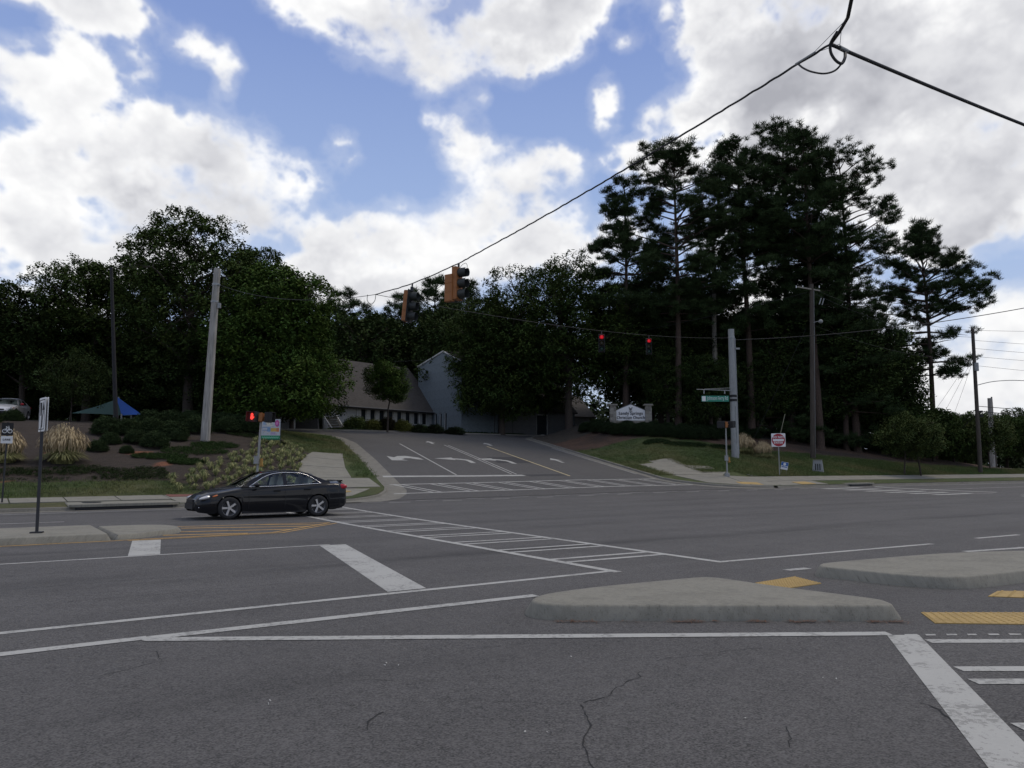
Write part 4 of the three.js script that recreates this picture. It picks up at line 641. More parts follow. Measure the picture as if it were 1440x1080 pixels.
{ const r = rng(151), p = []; for (let i = 0; i < 34; i++) { const x = (r() - .5) * .5, z = (r() - .5) * .5, a = r() * 6.28, l = .05 + .05 * r(), dx = Math.cos(a), dz = Math.sin(a); p.push(x - dz * .006, 0, z + dx * .006, x + dz * .006, 0, z - dx * .006, x + dx * l * .6, l, z + dz * l * .6); }
  const tuft = new THREE.BufferGeometry(); tuft.setAttribute('position', new THREE.Float32BufferAttribute(p, 3)); tuft.setAttribute('uv', new THREE.Float32BufferAttribute(new Float32Array(p.length / 3 * 2), 2)); tuft.computeVertexNormals();
  const w = [], c = []; for (let i = 0; i < 60000; i++) { const left = r() < .45, s = left ? mix(-24, 24, r()) : mix(36, 96, r()), t = left ? mix(34.9, 60, r()) : mix(34.8, 56, r() * r()); const [x, z] = xzOf(s, t); if (groundKind(x, z) !== 'grass' || onPaving(s, t) || (s > edgeL(t) - .25 && s < edgeR(t) + .25)) continue; w.push(put(r, V(x, H(x, z), z), .8 + .7 * r())); const dry = clamp(.25 + fbm(x * .22, z * .22, 8, 3) * 1.6 + (r() - .5) * .4), v = .75 + .5 * r(); c.push(lin(mix(.056, .13, dry) * v, mix(.09, .12, dry) * v, mix(.018, .042, dry) * v)); }
  const m = instanced('lawn_grass', tuft, std(0xffffff, { side: THREE.DoubleSide, roughness: .9 }), w, c, scene); m.userData = { kind: 'stuff', label: 'short mown grass of the lawns beside the driveway and road', category: 'grass' }; }
// bedding in front of the church
for (const [px, d, R, h, col, label] of [[500, 73.5, 1.5, 2.0, [.07, .10, .03], 'leafy flowering plant at the left end of the church bed'], [525, 74, 1.2, 1.5, [.12, .13, .035], 'yellow-green bedding plant beside the leafy flowering plant'], [545, 74.3, 1.1, 1.9, [.04, .035, .02], 'reddish-brown shrub under the small church tree'], [566, 74.6, 1.2, 1.5, [.13, .14, .035], 'yellow-green bedding plant right of the small church tree'], [590, 75, 1.0, .9, [.035, .05, .02], 'low green shrub under the last church windows'], [612, 75.5, 1.0, .9, [.03, .04, .02], 'low dark shrub before the narrow church windows'], [640, 76, 1.1, .7, [.03, .042, .02], 'low dark shrub by the projecting church block']]) { const t = thing('bedding_plant', label, 'plant', onGround(X(px, d), -d, .1)); shrub(t, R * .75, h * .68, 420, col, 160 + px, CL.small); }
// pine straw and litter against the island
{ const r = rng(171), w = [], c = [], g = new THREE.BufferGeometry(); g.setAttribute('position', new THREE.Float32BufferAttribute([0, 0, .004, .09, .004, 0, 0, 0, -.004], 3)); g.setAttribute('uv', new THREE.Float32BufferAttribute([0, 0, 0, 0, 0, 0], 2)); g.computeVertexNormals();
  for (let i = 0; i < 800; i++) { const a = [5.1, 6.55], b = [8.1, 4.42], kk = r(); if (noise3(kk * 9, 3, 1) + .5 * noise3(kk * 31, 5, 2) < .12 * r() - .02) continue; const s = mix(a[0], b[0], kk) - .04 - .05 * r(), t = mix(a[1], b[1], kk) - .05 - .08 * r() * r(); const [x, z] = xzOf(s, t); w.push(new THREE.Matrix4().compose(V(x, .006 + .012 * r(), z), new THREE.Quaternion().setFromEuler(new THREE.Euler(0, r() * 6.28, (r() - .5) * .3)), V(1, 1, 1))); const v = .6 + .8 * r(); c.push(lin(.13 * v, .062 * v, .034 * v)); }
  const m = instanced('pine_straw', g, std(0xffffff, { side: THREE.DoubleSide }), w, c, scene); m.userData = { kind: 'stuff', label: 'rusty pine needles gathered along the foot of the wedge island', category: 'litter' }; }

// ---------- church ----------
{
  const ch = thing('church', 'long low church with steep shingled roof and blue-grey gable behind the driveway', 'building');
  const siding = std(lin(.46, .47, .46), { map: concreteMap, roughness: .9 }), blue = std(lin(.185, .225, .25), { map: concreteMap, roughness: .85 }), roofM = std(lin(.082, .073, .065), { map: shingleMap, roughness: .95 }), dark = std(lin(.12, .125, .13), { map: concreteMap, roughness: .9 }), trim = std(lin(.55, .55, .53), { roughness: .7 });
  const floor = 5.15;
  // a wall standing on the line a -> b; openings are [from, to, sill, head] along it
  function wall(a, b, outline, openings, mat, name = 'wall') {
    const d = Math.hypot(b[0] - a[0], b[1] - a[1]), sh = new THREE.Shape(outline(d).map(p => new THREE.Vector2(...p)));
    for (const [u0, u1, y0, y1] of openings) sh.holes.push(new THREE.Path([[u0, y0], [u1, y0], [u1, y1], [u0, y1]].map(p => new THREE.Vector2(...p))));
    const g = new THREE.ExtrudeGeometry(sh, { depth: .24, bevelEnabled: false }), m = new THREE.Matrix4().makeBasis(V((b[0] - a[0]) / d, 0, (b[1] - a[1]) / d), V(0, 1, 0), V(-(b[1] - a[1]) / d, 0, (b[0] - a[0]) / d)).setPosition(a[0], floor, a[1]);
    g.translate(0, 0, -.24); g.applyMatrix4(m); mesh(name, g, mat, ch);
    for (const [u0, u1, y0, y1] of openings) {
      const w = u1 - u0, h = y1 - y0, f = join([box(w, .06, .08, (u0 + u1) / 2, y1 - .03, -.12), box(w, .06, .08, (u0 + u1) / 2, y0 + .03, -.12), box(.06, h - .13, .08, u0 + .03, (y0 + y1) / 2, -.12), box(.06, h - .13, .08, u1 - .03, (y0 + y1) / 2, -.12)]); f.applyMatrix4(m);
      const win = mesh('window', f, trim, ch), pg = box(w - .13, h - .13, .02, (u0 + u1) / 2, (y0 + y1) / 2, -.14); pg.applyMatrix4(m); mesh('pane', pg, M.windowGlass, win);
      const sl = box(w + .16, .06, .14, (u0 + u1) / 2, y0 - .04, .06); sl.applyMatrix4(m); mesh('sill', sl, trim, win);
    }
  }
  const A = [-18.65, -76], B = [-8.95, -87.2], w = [.655, -.755], n = [-.755, -.655], A2 = [A[0] - w[0] * 3, A[1] - w[1] * 3], Bx = [B[0] + w[0] * 1, B[1] + w[1] * 1];
  const wins = []; for (let i = 0; i < 8; i++) wins.push([4.6 + i * 1.22, 5.32 + i * 1.22, 1.15, 2.5]);
  wall(A, B, d => [[0, -.6], [d, -.6], [d, 2.82], [0, 2.82]], wins, siding);
  const off = (p, k, y) => V(p[0] + n[0] * k, y, p[1] + n[1] * k);
  const plane4 = (a, b, c, d, t = .14) => { const g = tri([a.x, a.y, a.z, b.x, b.y, b.z, c.x, c.y, c.z, d.x, d.y, d.z, a.x, a.y - t, a.z, b.x, b.y - t, b.z, c.x, c.y - t, c.z, d.x, d.y - t, d.z], [0, 1, 2, 0, 2, 3, 4, 6, 5, 4, 7, 6, 0, 4, 1, 1, 4, 5, 1, 5, 2, 2, 5, 6, 2, 6, 3, 3, 6, 7, 3, 7, 0, 0, 7, 4], (() => { const L = a.distanceTo(b) / 4, W = b.distanceTo(c) / 4; return [0, 0, L, 0, L, W, 0, W, 0, 0, L, 0, L, W, 0, W]; })()); return g.toNonIndexed(); };
  const rf = plane4(off(A2, -.55, floor + 2.55), off(Bx, -.55, floor + 2.55), off(Bx, 5.6, floor + 8.3), off(A2, 5.6, floor + 8.3)); rf.computeVertexNormals();
  const roof = mesh('roof', rf, roofM, ch), rb = plane4(off(A2, 11.4, floor + 2.6), off(Bx, 11.4, floor + 2.6), off(Bx, 5.62, floor + 8.31), off(A2, 5.62, floor + 8.31)); rb.computeVertexNormals(); mesh('roof', rb, roofM, ch);
  mesh('gutter', join([rod(off(A2, -.62, floor + 2.56), off(Bx, -.62, floor + 2.56), .07)]), dark, roof);
  for (const u of [4.0, 12.6]) mesh('downpipe', join([rod(V(A[0] + w[0] * u - n[0] * .1, floor + 2.5, A[1] + w[1] * u - n[1] * .1), V(A[0] + w[0] * u - n[0] * .1, floor - .3, A[1] + w[1] * u - n[1] * .1), .05)]), trim, ch);
  wall([A2[0] + n[0] * .3, A2[1] + n[1] * .3], [A2[0] + n[0] * 10.8, A2[1] + n[1] * 10.8], d => [[0, -.6], [d, -.6], [d, 2.6], [d / 2, 8.0], [0, 2.6]], [], siding, 'gable_wall');
  // tall blue-grey gable block
  const D = [-5.4, -82], E = [D[0] - .595 * 9.4, D[1] - .804 * 9.4];
  wall(E, D, d => [[0, -.5], [d, -.5], [d, 7.7], [5.8, 9.3], [5.3, 9.25], [0, 8.2]], [[3.75, 4.3, .1, 2.45], [4.8, 5.35, .1, 2.45], [5.85, 6.4, .1, 2.45]], blue, 'gable_wall');
  const e2 = (p, k, y) => V(p[0] + .595 * k, y, p[1] + .804 * k);
  mesh('verge_board', join([rod(e2(E, -.2, floor + 8.2), e2(E, 5.5, floor + 9.35), .1), rod(e2(E, 5.5, floor + 9.35), e2(E, 9.5, floor + 7.75), .08)]), trim, ch);
  const r2 = plane4(V(D[0] - .1, floor + 7.8, D[1]), V(D[0] + 4, floor + 7.8, D[1] - 1.9), V(D[0] + 2, floor + 9.4, D[1] - 5.4), V(e2(E, 5.6, 0).x, floor + 9.4, e2(E, 5.6, 0).z)); r2.computeVertexNormals(); mesh('roof', r2, roofM, ch);
  const r3 = plane4(V(e2(E, 5.65, 0).x, floor + 9.39, e2(E, 5.65, 0).z), V(D[0] + 2, floor + 9.39, D[1] - 5.45), V(D[0] - 1.5, floor + 8.2, D[1] - 11), V(E[0], floor + 8.25, E[1])); r3.computeVertexNormals(); mesh('roof', r3, roofM, ch);
  wall([D[0] + .1, D[1] - .05], [D[0] + 4, D[1] - 1.9], d => [[0, -.5], [d, -.5], [d, 7.6], [0, 7.6]], [], blue, 'gable_wall');
  wall([D[0] + 4, D[1] - 1.6], [D[0] + 12.6, D[1] - 5.7], d => [[0, -.5], [d, -.5], [d, 2.75], [0, 2.75]], [[4.6, 6.0, 0, 2.3]], dark, 'wall');
  { const r5 = plane4(V(D[0] + 3.6, floor + 2.6, D[1] - 1.0), V(D[0] + 12.9, floor + 2.6, D[1] - 5.4), V(D[0] + 11, floor + 6, D[1] - 11), V(D[0] + 2.4, floor + 6, D[1] - 6.5)); r5.computeVertexNormals(); mesh('roof', r5, roofM, ch); }
  // entrance wing with white posts
  const F = [3.2, -92], Fb = [9.5, -94];
  wall(F, Fb, d => [[0, -.5], [d, -.5], [d, 2.7], [0, 2.7]], [[1, 2, .9, 2.1], [3.2, 4.4, 0, 2.2]], siding);
  const r4 = plane4(V(2.2, floor + 2.5, -90.3), V(10.2, floor + 2.5, -92.9), V(8.6, floor + 5.6, -99), V(-.5, floor + 5.6, -96.5)); r4.computeVertexNormals(); mesh('roof', r4, roofM, ch);
  for (const [x, z] of [[2.4, -90.7], [3.5, -91.05], [4.7, -91.5]]) mesh('post', join([box(.24, 2.7, .24, x, floor + 1.15, z)]), trim, ch);
  // stair block at the left end
  const st = [[-20.9, -74.6], [-17.6, -73.4]];
  wall([-24.5, -77.0], [-18.9, -75.2], d => [[0, -.8], [d, -.8], [d - .2, 1.2], [0, 1.7]], [], dark, 'stair_wall');
  for (const o of [0, 1.35]) { const a = V(-18.7 + o, floor + 1.85, -75.0 + o * .2), b = V(-16.95 + o * .85, floor - .35, -73.9 + o * .2); mesh('stair_rail', join([rod(a, b, .07, .07, 6), rod(a, V(a.x - .5, a.y, a.z - .3), .07, .07, 6)]), trim, ch); }
  mesh('stair', join([...Array(7).keys()].map(i => box(1.3, .17, .34, -17.6 + i * .13, floor + 1.2 - i * .24, -74.9 + i * .12, 0, -.5, 0))), M.concrete, ch);
}
// globe lamps by the entrance (unlit by day)
for (const [px, py, d, label] of [[695.5, 572, 81.5, 'white globe lamp post before the church wall, left of the two'], [721, 574, 82.5, 'white globe lamp post by the church entrance, right of the two']]) {
  const x = X(px, d), y = 1.6 + (657 - py) * d / 1080, g0 = H(x, -d), t = thing('globe_lamp', label, 'lamp post', [x, g0, -d]);
  mesh('post', join([rod(V(0, -.2, 0), V(0, y - g0 - .2, 0), .05, .04), rod(V(0, y - g0 - .28, 0), V(0, y - g0 - .16, 0), .1, .12)]), M.darkSteel, t);
  const gl = new THREE.SphereGeometry(.22, 16, 12); gl.translate(0, y - g0, 0); mesh('globe', gl, M.white, t);
}
// shade sails of the playground
{ const sail = (name, label, a, b, c, mat, tight = .38) => { const t = thing(name, label, 'shade sail'); const n = 14, p = [], idx = []; for (let i = 0; i <= n; i++) for (let j = 0; j <= n - i; j++) { const u = i / n, v = j / n, w = 1 - u - v, q = V().addScaledVector(a, u).addScaledVector(b, v).addScaledVector(c, w), cen = V().add(a).add(b).add(c).divideScalar(3), pull = 1.35 * (u * v + v * w + w * u) - 2.2 * u * v * w; q.lerp(cen, pull * tight); q.y -= .5 * u * v * w * 3; p.push(q.x, q.y, q.z); }
  const id = (i, j) => { let k = 0; for (let q = 0; q < i; q++) k += n - q + 1; return k + j; }; for (let i = 0; i < n; i++) for (let j = 0; j < n - i; j++) { idx.push(id(i, j), id(i + 1, j), id(i, j + 1)); if (j < n - i - 1) idx.push(id(i + 1, j), id(i + 1, j + 1), id(i, j + 1)); } mesh('cloth', tri(p, idx), mat, t);
  for (const q of [a, b, c]) mesh('post', join([rod(V(q.x, H(q.x, q.z) - .3, q.z), V(q.x, q.y + .12, q.z), .07, .06)]), M.galv, t); };
  sail('shade_sail', 'dark green triangular shade sail behind the black pole', V(-32.9, 5.6, -57.2), V(-29.6, 6.75, -57.6), V(-27.8, 5.3, -56), std(lin(.05, .10, .09), { side: THREE.DoubleSide }));
  sail('shade_sail', 'bright blue triangular shade sail right of the black pole', V(-29.6, 6.95, -57), V(-26.3, 5.3, -54.6), V(-28.1, 5.3, -55.2), std(lin(.02, .10, .42), { side: THREE.DoubleSide, roughness: .6 }), .2); }

// ---------- vehicles ----------
function car(parent, paint, o = {}) {                       // x runs from the nose (0) to the tail (4.8), z to the sides, wheels on y = 0
  const W = x => curve(x, [[0, .52], [.06, .64], [.16, .74], [.38, .83], [.8, .893], [2.4, .912], [4.0, .9], [4.45, .855], [4.68, .78], [4.78, .66], [4.81, .55]]);
  const wheels = [.95, 3.73], yb0 = x => curve(x, [[0, .30], [.1, .215], [.4, .175], [4.25, .19], [4.6, .255], [4.81, .42]]);
  const yb = x => { let y = yb0(x); for (const w of wheels) { const q = .375 * .375 - (x - w) * (x - w); if (q > 0) y = Math.max(y, .335 + Math.sqrt(q)); } return y; };
  const ysh = x => curve(x, [[0, .5], [.06, .6], [.2, .68], [.55, .765], [1.0, .85], [1.35, .90], [2.4, .945], [3.6, 1.0], [4.3, 1.03], [4.66, 1.0], [4.76, .9], [4.81, .7]]);
  const yt = x => curve(x, [[0, .52], [.05, .64], [.15, .735], [.4, .83], [.8, .92], [1.2, .985], [1.38, 1.01], [1.7, .99], [3.9, 1.02], [4.08, 1.10], [4.3, 1.125], [4.62, 1.135], [4.7, 1.12], [4.76, .98], [4.81, .72]]);
  const xs = []; for (let x = 0; x <= 4.8101; x += .03) xs.push(x); const NS = 12, NT = 8, p = [], idx = [];
  const sec = x => { const b = yb(x), s = ysh(x), t = yt(x), w = W(x), L = []; for (let i = 0; i <= NS; i++) { const f = i / NS, y = mix(b, s, f), g = clamp((y - .2) / (s - .2)); L.push([y, w * (.925 + .075 * Math.sin(Math.PI * Math.min(1, g * .8 + .1))) - .018 * Math.exp(-Math.pow((y - .60) / .05, 2)) * .6 - (i === NS ? .02 : 0)]); } const zs = L[NS][1]; for (let i = 1; i <= NT; i++) { const f = i / NT, z = zs * (1 - f); L.push([s + (t - s) * (1 - Math.pow(1 - f, 2.4)), z]); } return L; };
  const half = NS + NT + 1; for (const x of xs) { const L = sec(x); for (const sgn of [1, -1]) for (const [y, z] of L) p.push(x, y, z * sgn); }
  const st = half * 2; for (let i = 0; i < xs.length - 1; i++) for (const sd of [0, half]) for (let k = 0; k < half - 1; k++) { const a = i * st + sd + k, b = a + st; if (sd) idx.push(a, a + 1, b, a + 1, b + 1, b); else idx.push(a, b, a + 1, a + 1, b, b + 1); }
  for (const [i, fl] of [[0, 0], [xs.length - 1, 1]]) for (let k = 0; k < half - 1; k++) { const a = i * st + k, b = i * st + half + k; if (fl) idx.push(a, a + 1, b, b, a + 1, b + 1); else idx.push(a, b, a + 1, b, b + 1, a + 1); }
  const body = mesh('body', tri(p, idx, new Array(p.length / 3 * 2).fill(0)), paint, parent);
  // upper structure
  const zAt = y => mix(.845, .60, clamp((y - .95) / .47)), yr = x => curve(x, [[1.98, 1.385], [2.15, 1.42], [2.5, 1.462], [2.8, 1.47], [3.1, 1.457], [3.35, 1.418], [3.5, 1.378]]);
  const roofG = (() => { const q = [], ii = [], nx = 18, nz = 10; for (let i = 0; i <= nx; i++) { const x = mix(1.98, 3.5, i / nx), e = yr(x) - .035; for (let j = 0; j <= nz; j++) { const v = j / nz * 2 - 1; q.push(x, e + .045 * (1 - v * v * v * v), v * (zAt(e) + .005)); } } for (let i = 0; i < nx; i++) for (let j = 0; j < nz; j++) { const a = i * (nz + 1) + j, b = a + nz + 1; ii.push(a, a + 1, b, a + 1, b + 1, b); } return tri(q, ii); })(); mesh('roof', roofG, paint, parent);
  const win1 = [[1.58, .975], [1.80, 1.12], [2.0, 1.235], [2.25, 1.325], [2.6, 1.372], [2.6, .992]], win2 = [[2.72, .997], [2.72, 1.375], [3.05, 1.366], [3.3, 1.32], [3.5, 1.235], [3.72, 1.095], [3.78, 1.05]];
  const outer = [[1.3, .955], [1.62, 1.18], [1.98, 1.352], [2.2, 1.393], [2.5, 1.42], [2.8, 1.425], [3.1, 1.412], [3.35, 1.378], [3.52, 1.335], [3.85, 1.2], [4.14, 1.09], [4.16, 1.0], [3.6, .985], [2.4, .93]];
  for (const sgn of [1, -1]) {
    const sh = new THREE.Shape(outer.map(q => new THREE.Vector2(...q))); for (const w of [win1, win2]) sh.holes.push(new THREE.Path(w.map(q => new THREE.Vector2(...q))));
    const g = new THREE.ShapeGeometry(sh), a = g.attributes.position; for (let i = 0; i < a.count; i++) a.setZ(i, sgn * (zAt(a.getY(i)) + .004)); g.computeVertexNormals(); mesh('pillars', g, paint, parent);
    for (const [w, nm] of [[win1, 'side_window'], [win2, 'side_window']]) {
      const sg = new THREE.ShapeGeometry(new THREE.Shape(w.map(q => new THREE.Vector2(...q)))), b = sg.attributes.position; for (let i = 0; i < b.count; i++) b.setZ(i, sgn * (zAt(b.getY(i)) - .008)); sg.computeVertexNormals(); mesh(nm, sg, M.glass, parent); }
    const line = [[1.53, .968], [1.80, 1.135], [2.0, 1.25], [2.25, 1.342], [2.6, 1.39], [2.9, 1.39], [3.1, 1.382], [3.32, 1.335], [3.52, 1.25], [3.74, 1.105], [3.84, 1.045]].map(([x, y]) => V(x, y, sgn * (zAt(y) + .012))), low = [[3.84, 1.045], [3.2, 1.012], [2.6, .982], [2.0, .966], [1.53, .96]].map(([x, y]) => V(x, y, sgn * (zAt(y) + .014)));
    mesh('window_trim', join([tube(line, .011, 50, 5), tube(low, .011, 40, 5)]), M.chrome, parent);
    const mir = new THREE.SphereGeometry(.1, 16, 12); mir.scale(.9, .75, 1.15); mir.translate(1.72, 1.02, sgn * 1.0); const mm = mesh('side_mirror', mir, o.mirror ?? paint, parent); mesh('mirror_arm', join([box(.08, .04, .14, 1.74, .975, sgn * .9)]), M.black, mm);
    for (const x of [1.52, 2.64, 3.52]) { const q = []; for (let i = 0; i <= 10; i++) { const y = mix(x > 3 ? .62 : .3, ysh(x) - .01, i / 10), L = sec(x), zz = (() => { for (let k = 0; k < NS; k++) if (y >= L[k][0] && y <= L[k + 1][0]) return mix(L[k][1], L[k + 1][1], (y - L[k][0]) / (L[k + 1][0] - L[k][0])); return L[NS][1]; })(); q.push(V(x + (x > 3 ? .25 * clamp((.8 - y) / .4) * -1 : 0), y, sgn * (zz + .001))); } mesh('door_gap', tube(q, .006, 20, 4), M.black, parent); }
    for (const x of [2.38, 3.36]) mesh('door_handle', join([box(.2, .035, .04, x, .83 + (x > 3 ? .03 : 0), sgn * (W(x) * .995 + .005))]), paint, parent);
    // lamps
    const hl = new THREE.SphereGeometry(1, 16, 10); hl.scale(.30, .06, .1); hl.rotateY(sgn * .42); hl.rotateZ(.2); hl.translate(.34, .665, sgn * .715); mesh('headlight', hl, std(lin(.5, .5, .5), { roughness: .1, metalness: .3 }), parent);
    const ind = new THREE.SphereGeometry(1, 10, 8); ind.scale(.12, .03, .035); ind.rotateY(sgn * .25); ind.rotateZ(.25); ind.translate(.56, .705, sgn * .815); mesh('indicator', ind, std(lin(.45, .12, .03), { roughness: .25 }), parent);
    const tl = new THREE.SphereGeometry(1, 16, 10); tl.scale(.19, .085, .07); tl.rotateY(-sgn * .42); tl.translate(4.56, .93, sgn * .745); mesh('tail_light', tl, std(lin(.42, .015, .03), { roughness: .15 }), parent);
    const fog = new THREE.SphereGeometry(.045, 10, 8); fog.translate(.14, .36, sgn * .66); mesh('fog_light', fog, M.chrome, parent);
    mesh('sill', join([box(2.0, .1, .06, 2.34, .2, sgn * .83)]), M.black, parent);
  }
  // screens
  const screen = (a, b, c, d, bulge) => { const q = [], ii = [], n = 10; for (let i = 0; i <= n; i++) for (let j = 0; j <= n; j++) { const u = i / n, v = j / n, P = V().lerpVectors(V().lerpVectors(a, b, v), V().lerpVectors(d, c, v), u); P.x += bulge * (1 - Math.pow(2 * v - 1, 2)); q.push(P.x, P.y, P.z); } for (let i = 0; i < n; i++) for (let j = 0; j < n; j++) { const e = i * (n + 1) + j, f = e + n + 1; ii.push(e, e + 1, f, e + 1, f + 1, f); } return tri(q, ii); };
  mesh('windscreen', screen(V(1.3, .965, .83), V(1.3, .965, -.83), V(1.99, 1.37, -.615), V(1.99, 1.37, .615), -.1), M.glass, parent);
  mesh('rear_window', screen(V(3.5, 1.35, .6), V(3.5, 1.35, -.6), V(4.12, 1.095, -.72), V(4.12, 1.095, .72), .05), M.windowGlass, parent);
  mesh('spoiler', join([box(.1, .05, 1.1, 4.63, 1.115, 0)]), paint, parent);
  mesh('grille', join([box(.05, .09, .8, .015, .545, 0), box(.05, .16, 1.0, -.008, .38, 0)]), M.black, parent);
  mesh('underbody', join([box(4.0, .16, 1.5, 2.4, .28, 0), box(1.3, .5, 1.6, 2.3, .5, 0)]), M.black, parent);
  // cabin
  const seat = std(lin(.32, .31, .28), { roughness: .9 });
  for (const [x, z] of [[2.35, .38], [2.35, -.38], [3.2, .38], [3.2, -.38]]) mesh('seat', join([box(.5, .16, .5, x, .62, z), box(.14, .62, .48, x + .3, .92, z, 0, 0, -.22), box(.1, .17, .27, x + .39, 1.27, z, 0, 0, -.15)]), seat, parent);
  mesh('dashboard', join([box(.5, .2, 1.45, 1.58, .88, 0)]), M.black, parent);
  // wheels
  for (const x of wheels) for (const sgn of [1, -1]) {
    const wh = new THREE.Group(); wh.name = 'wheel'; wh.position.set(x, .333, sgn * .80); parent.add(wh);
    const prof = [[.225, -.105], [.25, -.112], [.30, -.108], [.325, -.085], [.333, -.04], [.333, .04], [.325, .085], [.30, .108], [.25, .112], [.225, .105]].map(q => new THREE.Vector2(...q)), ty = new THREE.LatheGeometry(prof, 36); ty.rotateX(Math.PI / 2); mesh('tyre', ty, M.rubber, wh);
    const parts = [], ring = new THREE.LatheGeometry([[.20, .02], [.228, .108], [.236, .104], [.212, .0], [.2, -.08]].map(q => new THREE.Vector2(...q)), 36); ring.rotateX(Math.PI / 2); if (sgn < 0) ring.rotateY(Math.PI); parts.push(ring);
    for (let k = 0; k < 5; k++) { const a = k * 1.2566 + .3, sp = bevelPlate([[-.022, .03], [.022, .03], [.03, .215], [-.03, .215]], .035, .006); sp.translate(0, 0, .055); sp.rotateZ(a); if (sgn < 0) sp.rotateY(Math.PI); parts.push(sp); }
    const hub = new THREE.CylinderGeometry(.055, .06, .05, 16); hub.rotateX(Math.PI / 2); hub.translate(0, 0, .075 * sgn); parts.push(hub); mesh('rim', join(parts), M.alloy, wh);
    const back = new THREE.CylinderGeometry(.205, .205, .03, 24); back.rotateX(Math.PI / 2); mesh('brake', back, M.darkSteel, wh);
    const arch = new THREE.CylinderGeometry(.385, .385, .42, 24, 1, true, 0, Math.PI); arch.rotateX(Math.PI / 2); arch.rotateZ(0); arch.translate(x, .335, sgn * .66); mesh('wheel_arch', arch, M.black, parent);
  }
}
{ const paint = new THREE.MeshPhysicalMaterial({ color: lin(.004, .0045, .0065), roughness: .55, specularIntensity: .25, clearcoat: .55, clearcoatRoughness: .05 });
  const p0 = at(5.52, 25.0), t = thing('sedan_car', 'black four-door sedan driving left past the yellow hatching', 'car', [p0.x, p0.y + .012, p0.z], 35 * Math.PI / 180); car(t, paint);
  const wp = new THREE.MeshPhysicalMaterial({ color: lin(.72, .72, .72), roughness: .4, clearcoat: .8, clearcoatRoughness: .1 });
  const a = Math.atan2(.97, -.25), x = X(11, 56), z = -56; const t2 = thing('parked_car', 'white car with a red mirror at the left edge above the bank', 'car', [x + .6, H(x, z) + .02, z + 2.2], -(Math.PI * .5) * -1 + .22); t2.rotation.y = Math.PI / 2 + .3; car(t2, wp, { mirror: std(lin(.4, .02, .03), { roughness: .3 }) }); t2.scale.set(1, 1.08, 1.05); }

// ---------- poles, wires and signals ----------
function pole(name, label, base, top, r0, r1, mat, seg = 14, sub = null, category = 'pole') {
  const t = thing(name, label, category, [base.x, base.y, base.z]); const d = V().subVectors(top, base);
  mesh('shaft', join([rod(V(0, -.6, 0).addScaledVector(d.clone().normalize(), 0), d, r0, r1, seg)]), mat, t); if (sub) sub(t, d); return t;
}
const band = (d, k, r, h = .12) => { const a = d.clone().multiplyScalar(k), b = a.clone().addScaledVector(d.clone().normalize(), h); return rod(a, b, r, r, 14); };
pole('strain_pole', 'pale leaning concrete pole on the left bank', at(10.99, 46.7, 0), V(-17.5, 13.31, -44.6), .27, .19, M.concretePole, 16, (t, d) => { mesh('clamp', join([band(d, .90, .225), band(d, .80, .235, .08)]), M.steel, t); mesh('junction_box', join([box(.16, .3, .16, d.x * .8 + .3, d.y * .78, .05)]), M.galv, t); mesh('hook', join([rod(V(d.x * .9, d.y * .905, 0), V(d.x * .9 + .35, d.y * .9, .25), .025)]), M.steel, t); });
pole('steel_pole', 'round grey steel pole holding the green street sign', V(18.24, H(18.24, -63), -63), V(18.21, 13.0, -63), .31, .25, M.galv, 18, (t, d) => {
  mesh('clamp', join([band(d, .465, .31, .2), band(d, .433, .315, .2)]), M.black, t); mesh('clamp', join([band(d, .93, .275, .1)]), M.steel, t);
  mesh('conduit', join([rod(V(.28, .3, .12), V(.24, d.y * .93, .1), .035), rod(V(.1, 1.2, .3), V(.1, 4.2, .29), .04)]), M.steel, t);
  mesh('street_lamp_fitting', join([box(.34, .14, .2, .42, d.y * .845, .1), rod(V(.2, d.y * .84, .05), V(.4, d.y * .845, .1), .03)]), M.galv, t); });
pole('light_pole', 'tall black pole rising from the left bank before the trees', at(7.3, 53.5), V(-25.4, 14.2, -47.6), .14, .09, M.black, 12);
pole('utility_pole', 'weathered wooden utility pole on the right lawn', V(26.9, H(26.9, -69), -69), V(27.45, 18.25, -69), .24, .17, M.woodPole, 12, (t, d) => {
  mesh('crossarm', join([box(2.5, .12, .1, d.x - .35, d.y - .45, .2, 0, .35, -.06)]), paleBark, t); for (const x of [-1.5, -.9, .6]) mesh('insulator', join([rod(V(d.x + x, d.y - .38, .25), V(d.x + x, d.y - .16, .25), .05, .035)]), M.white, t);
  mesh('cutout', join([rod(V(d.x + .55, d.y - 1.9, .2), V(d.x + .75, d.y - 1.3, .2), .05), rod(V(d.x + .8, d.y - 1.95, .2), V(d.x + 1.0, d.y - 1.35, .2), .05)]), M.galv, t);
  mesh('yard_light', join([rod(V(d.x * .75, d.y - 3.6, .1), V(d.x * .75 + .6, d.y - 3.45, .3), .03), (() => { const g = new THREE.SphereGeometry(.2, 12, 8); g.translate(d.x * .75 + .7, d.y - 3.5, .3); return g; })()]), M.galv, t); mesh('ground_wire', join([rod(V(.2, 0, .12), V(d.x + .15, d.y - .6, .1), .02)]), M.galv, t); });
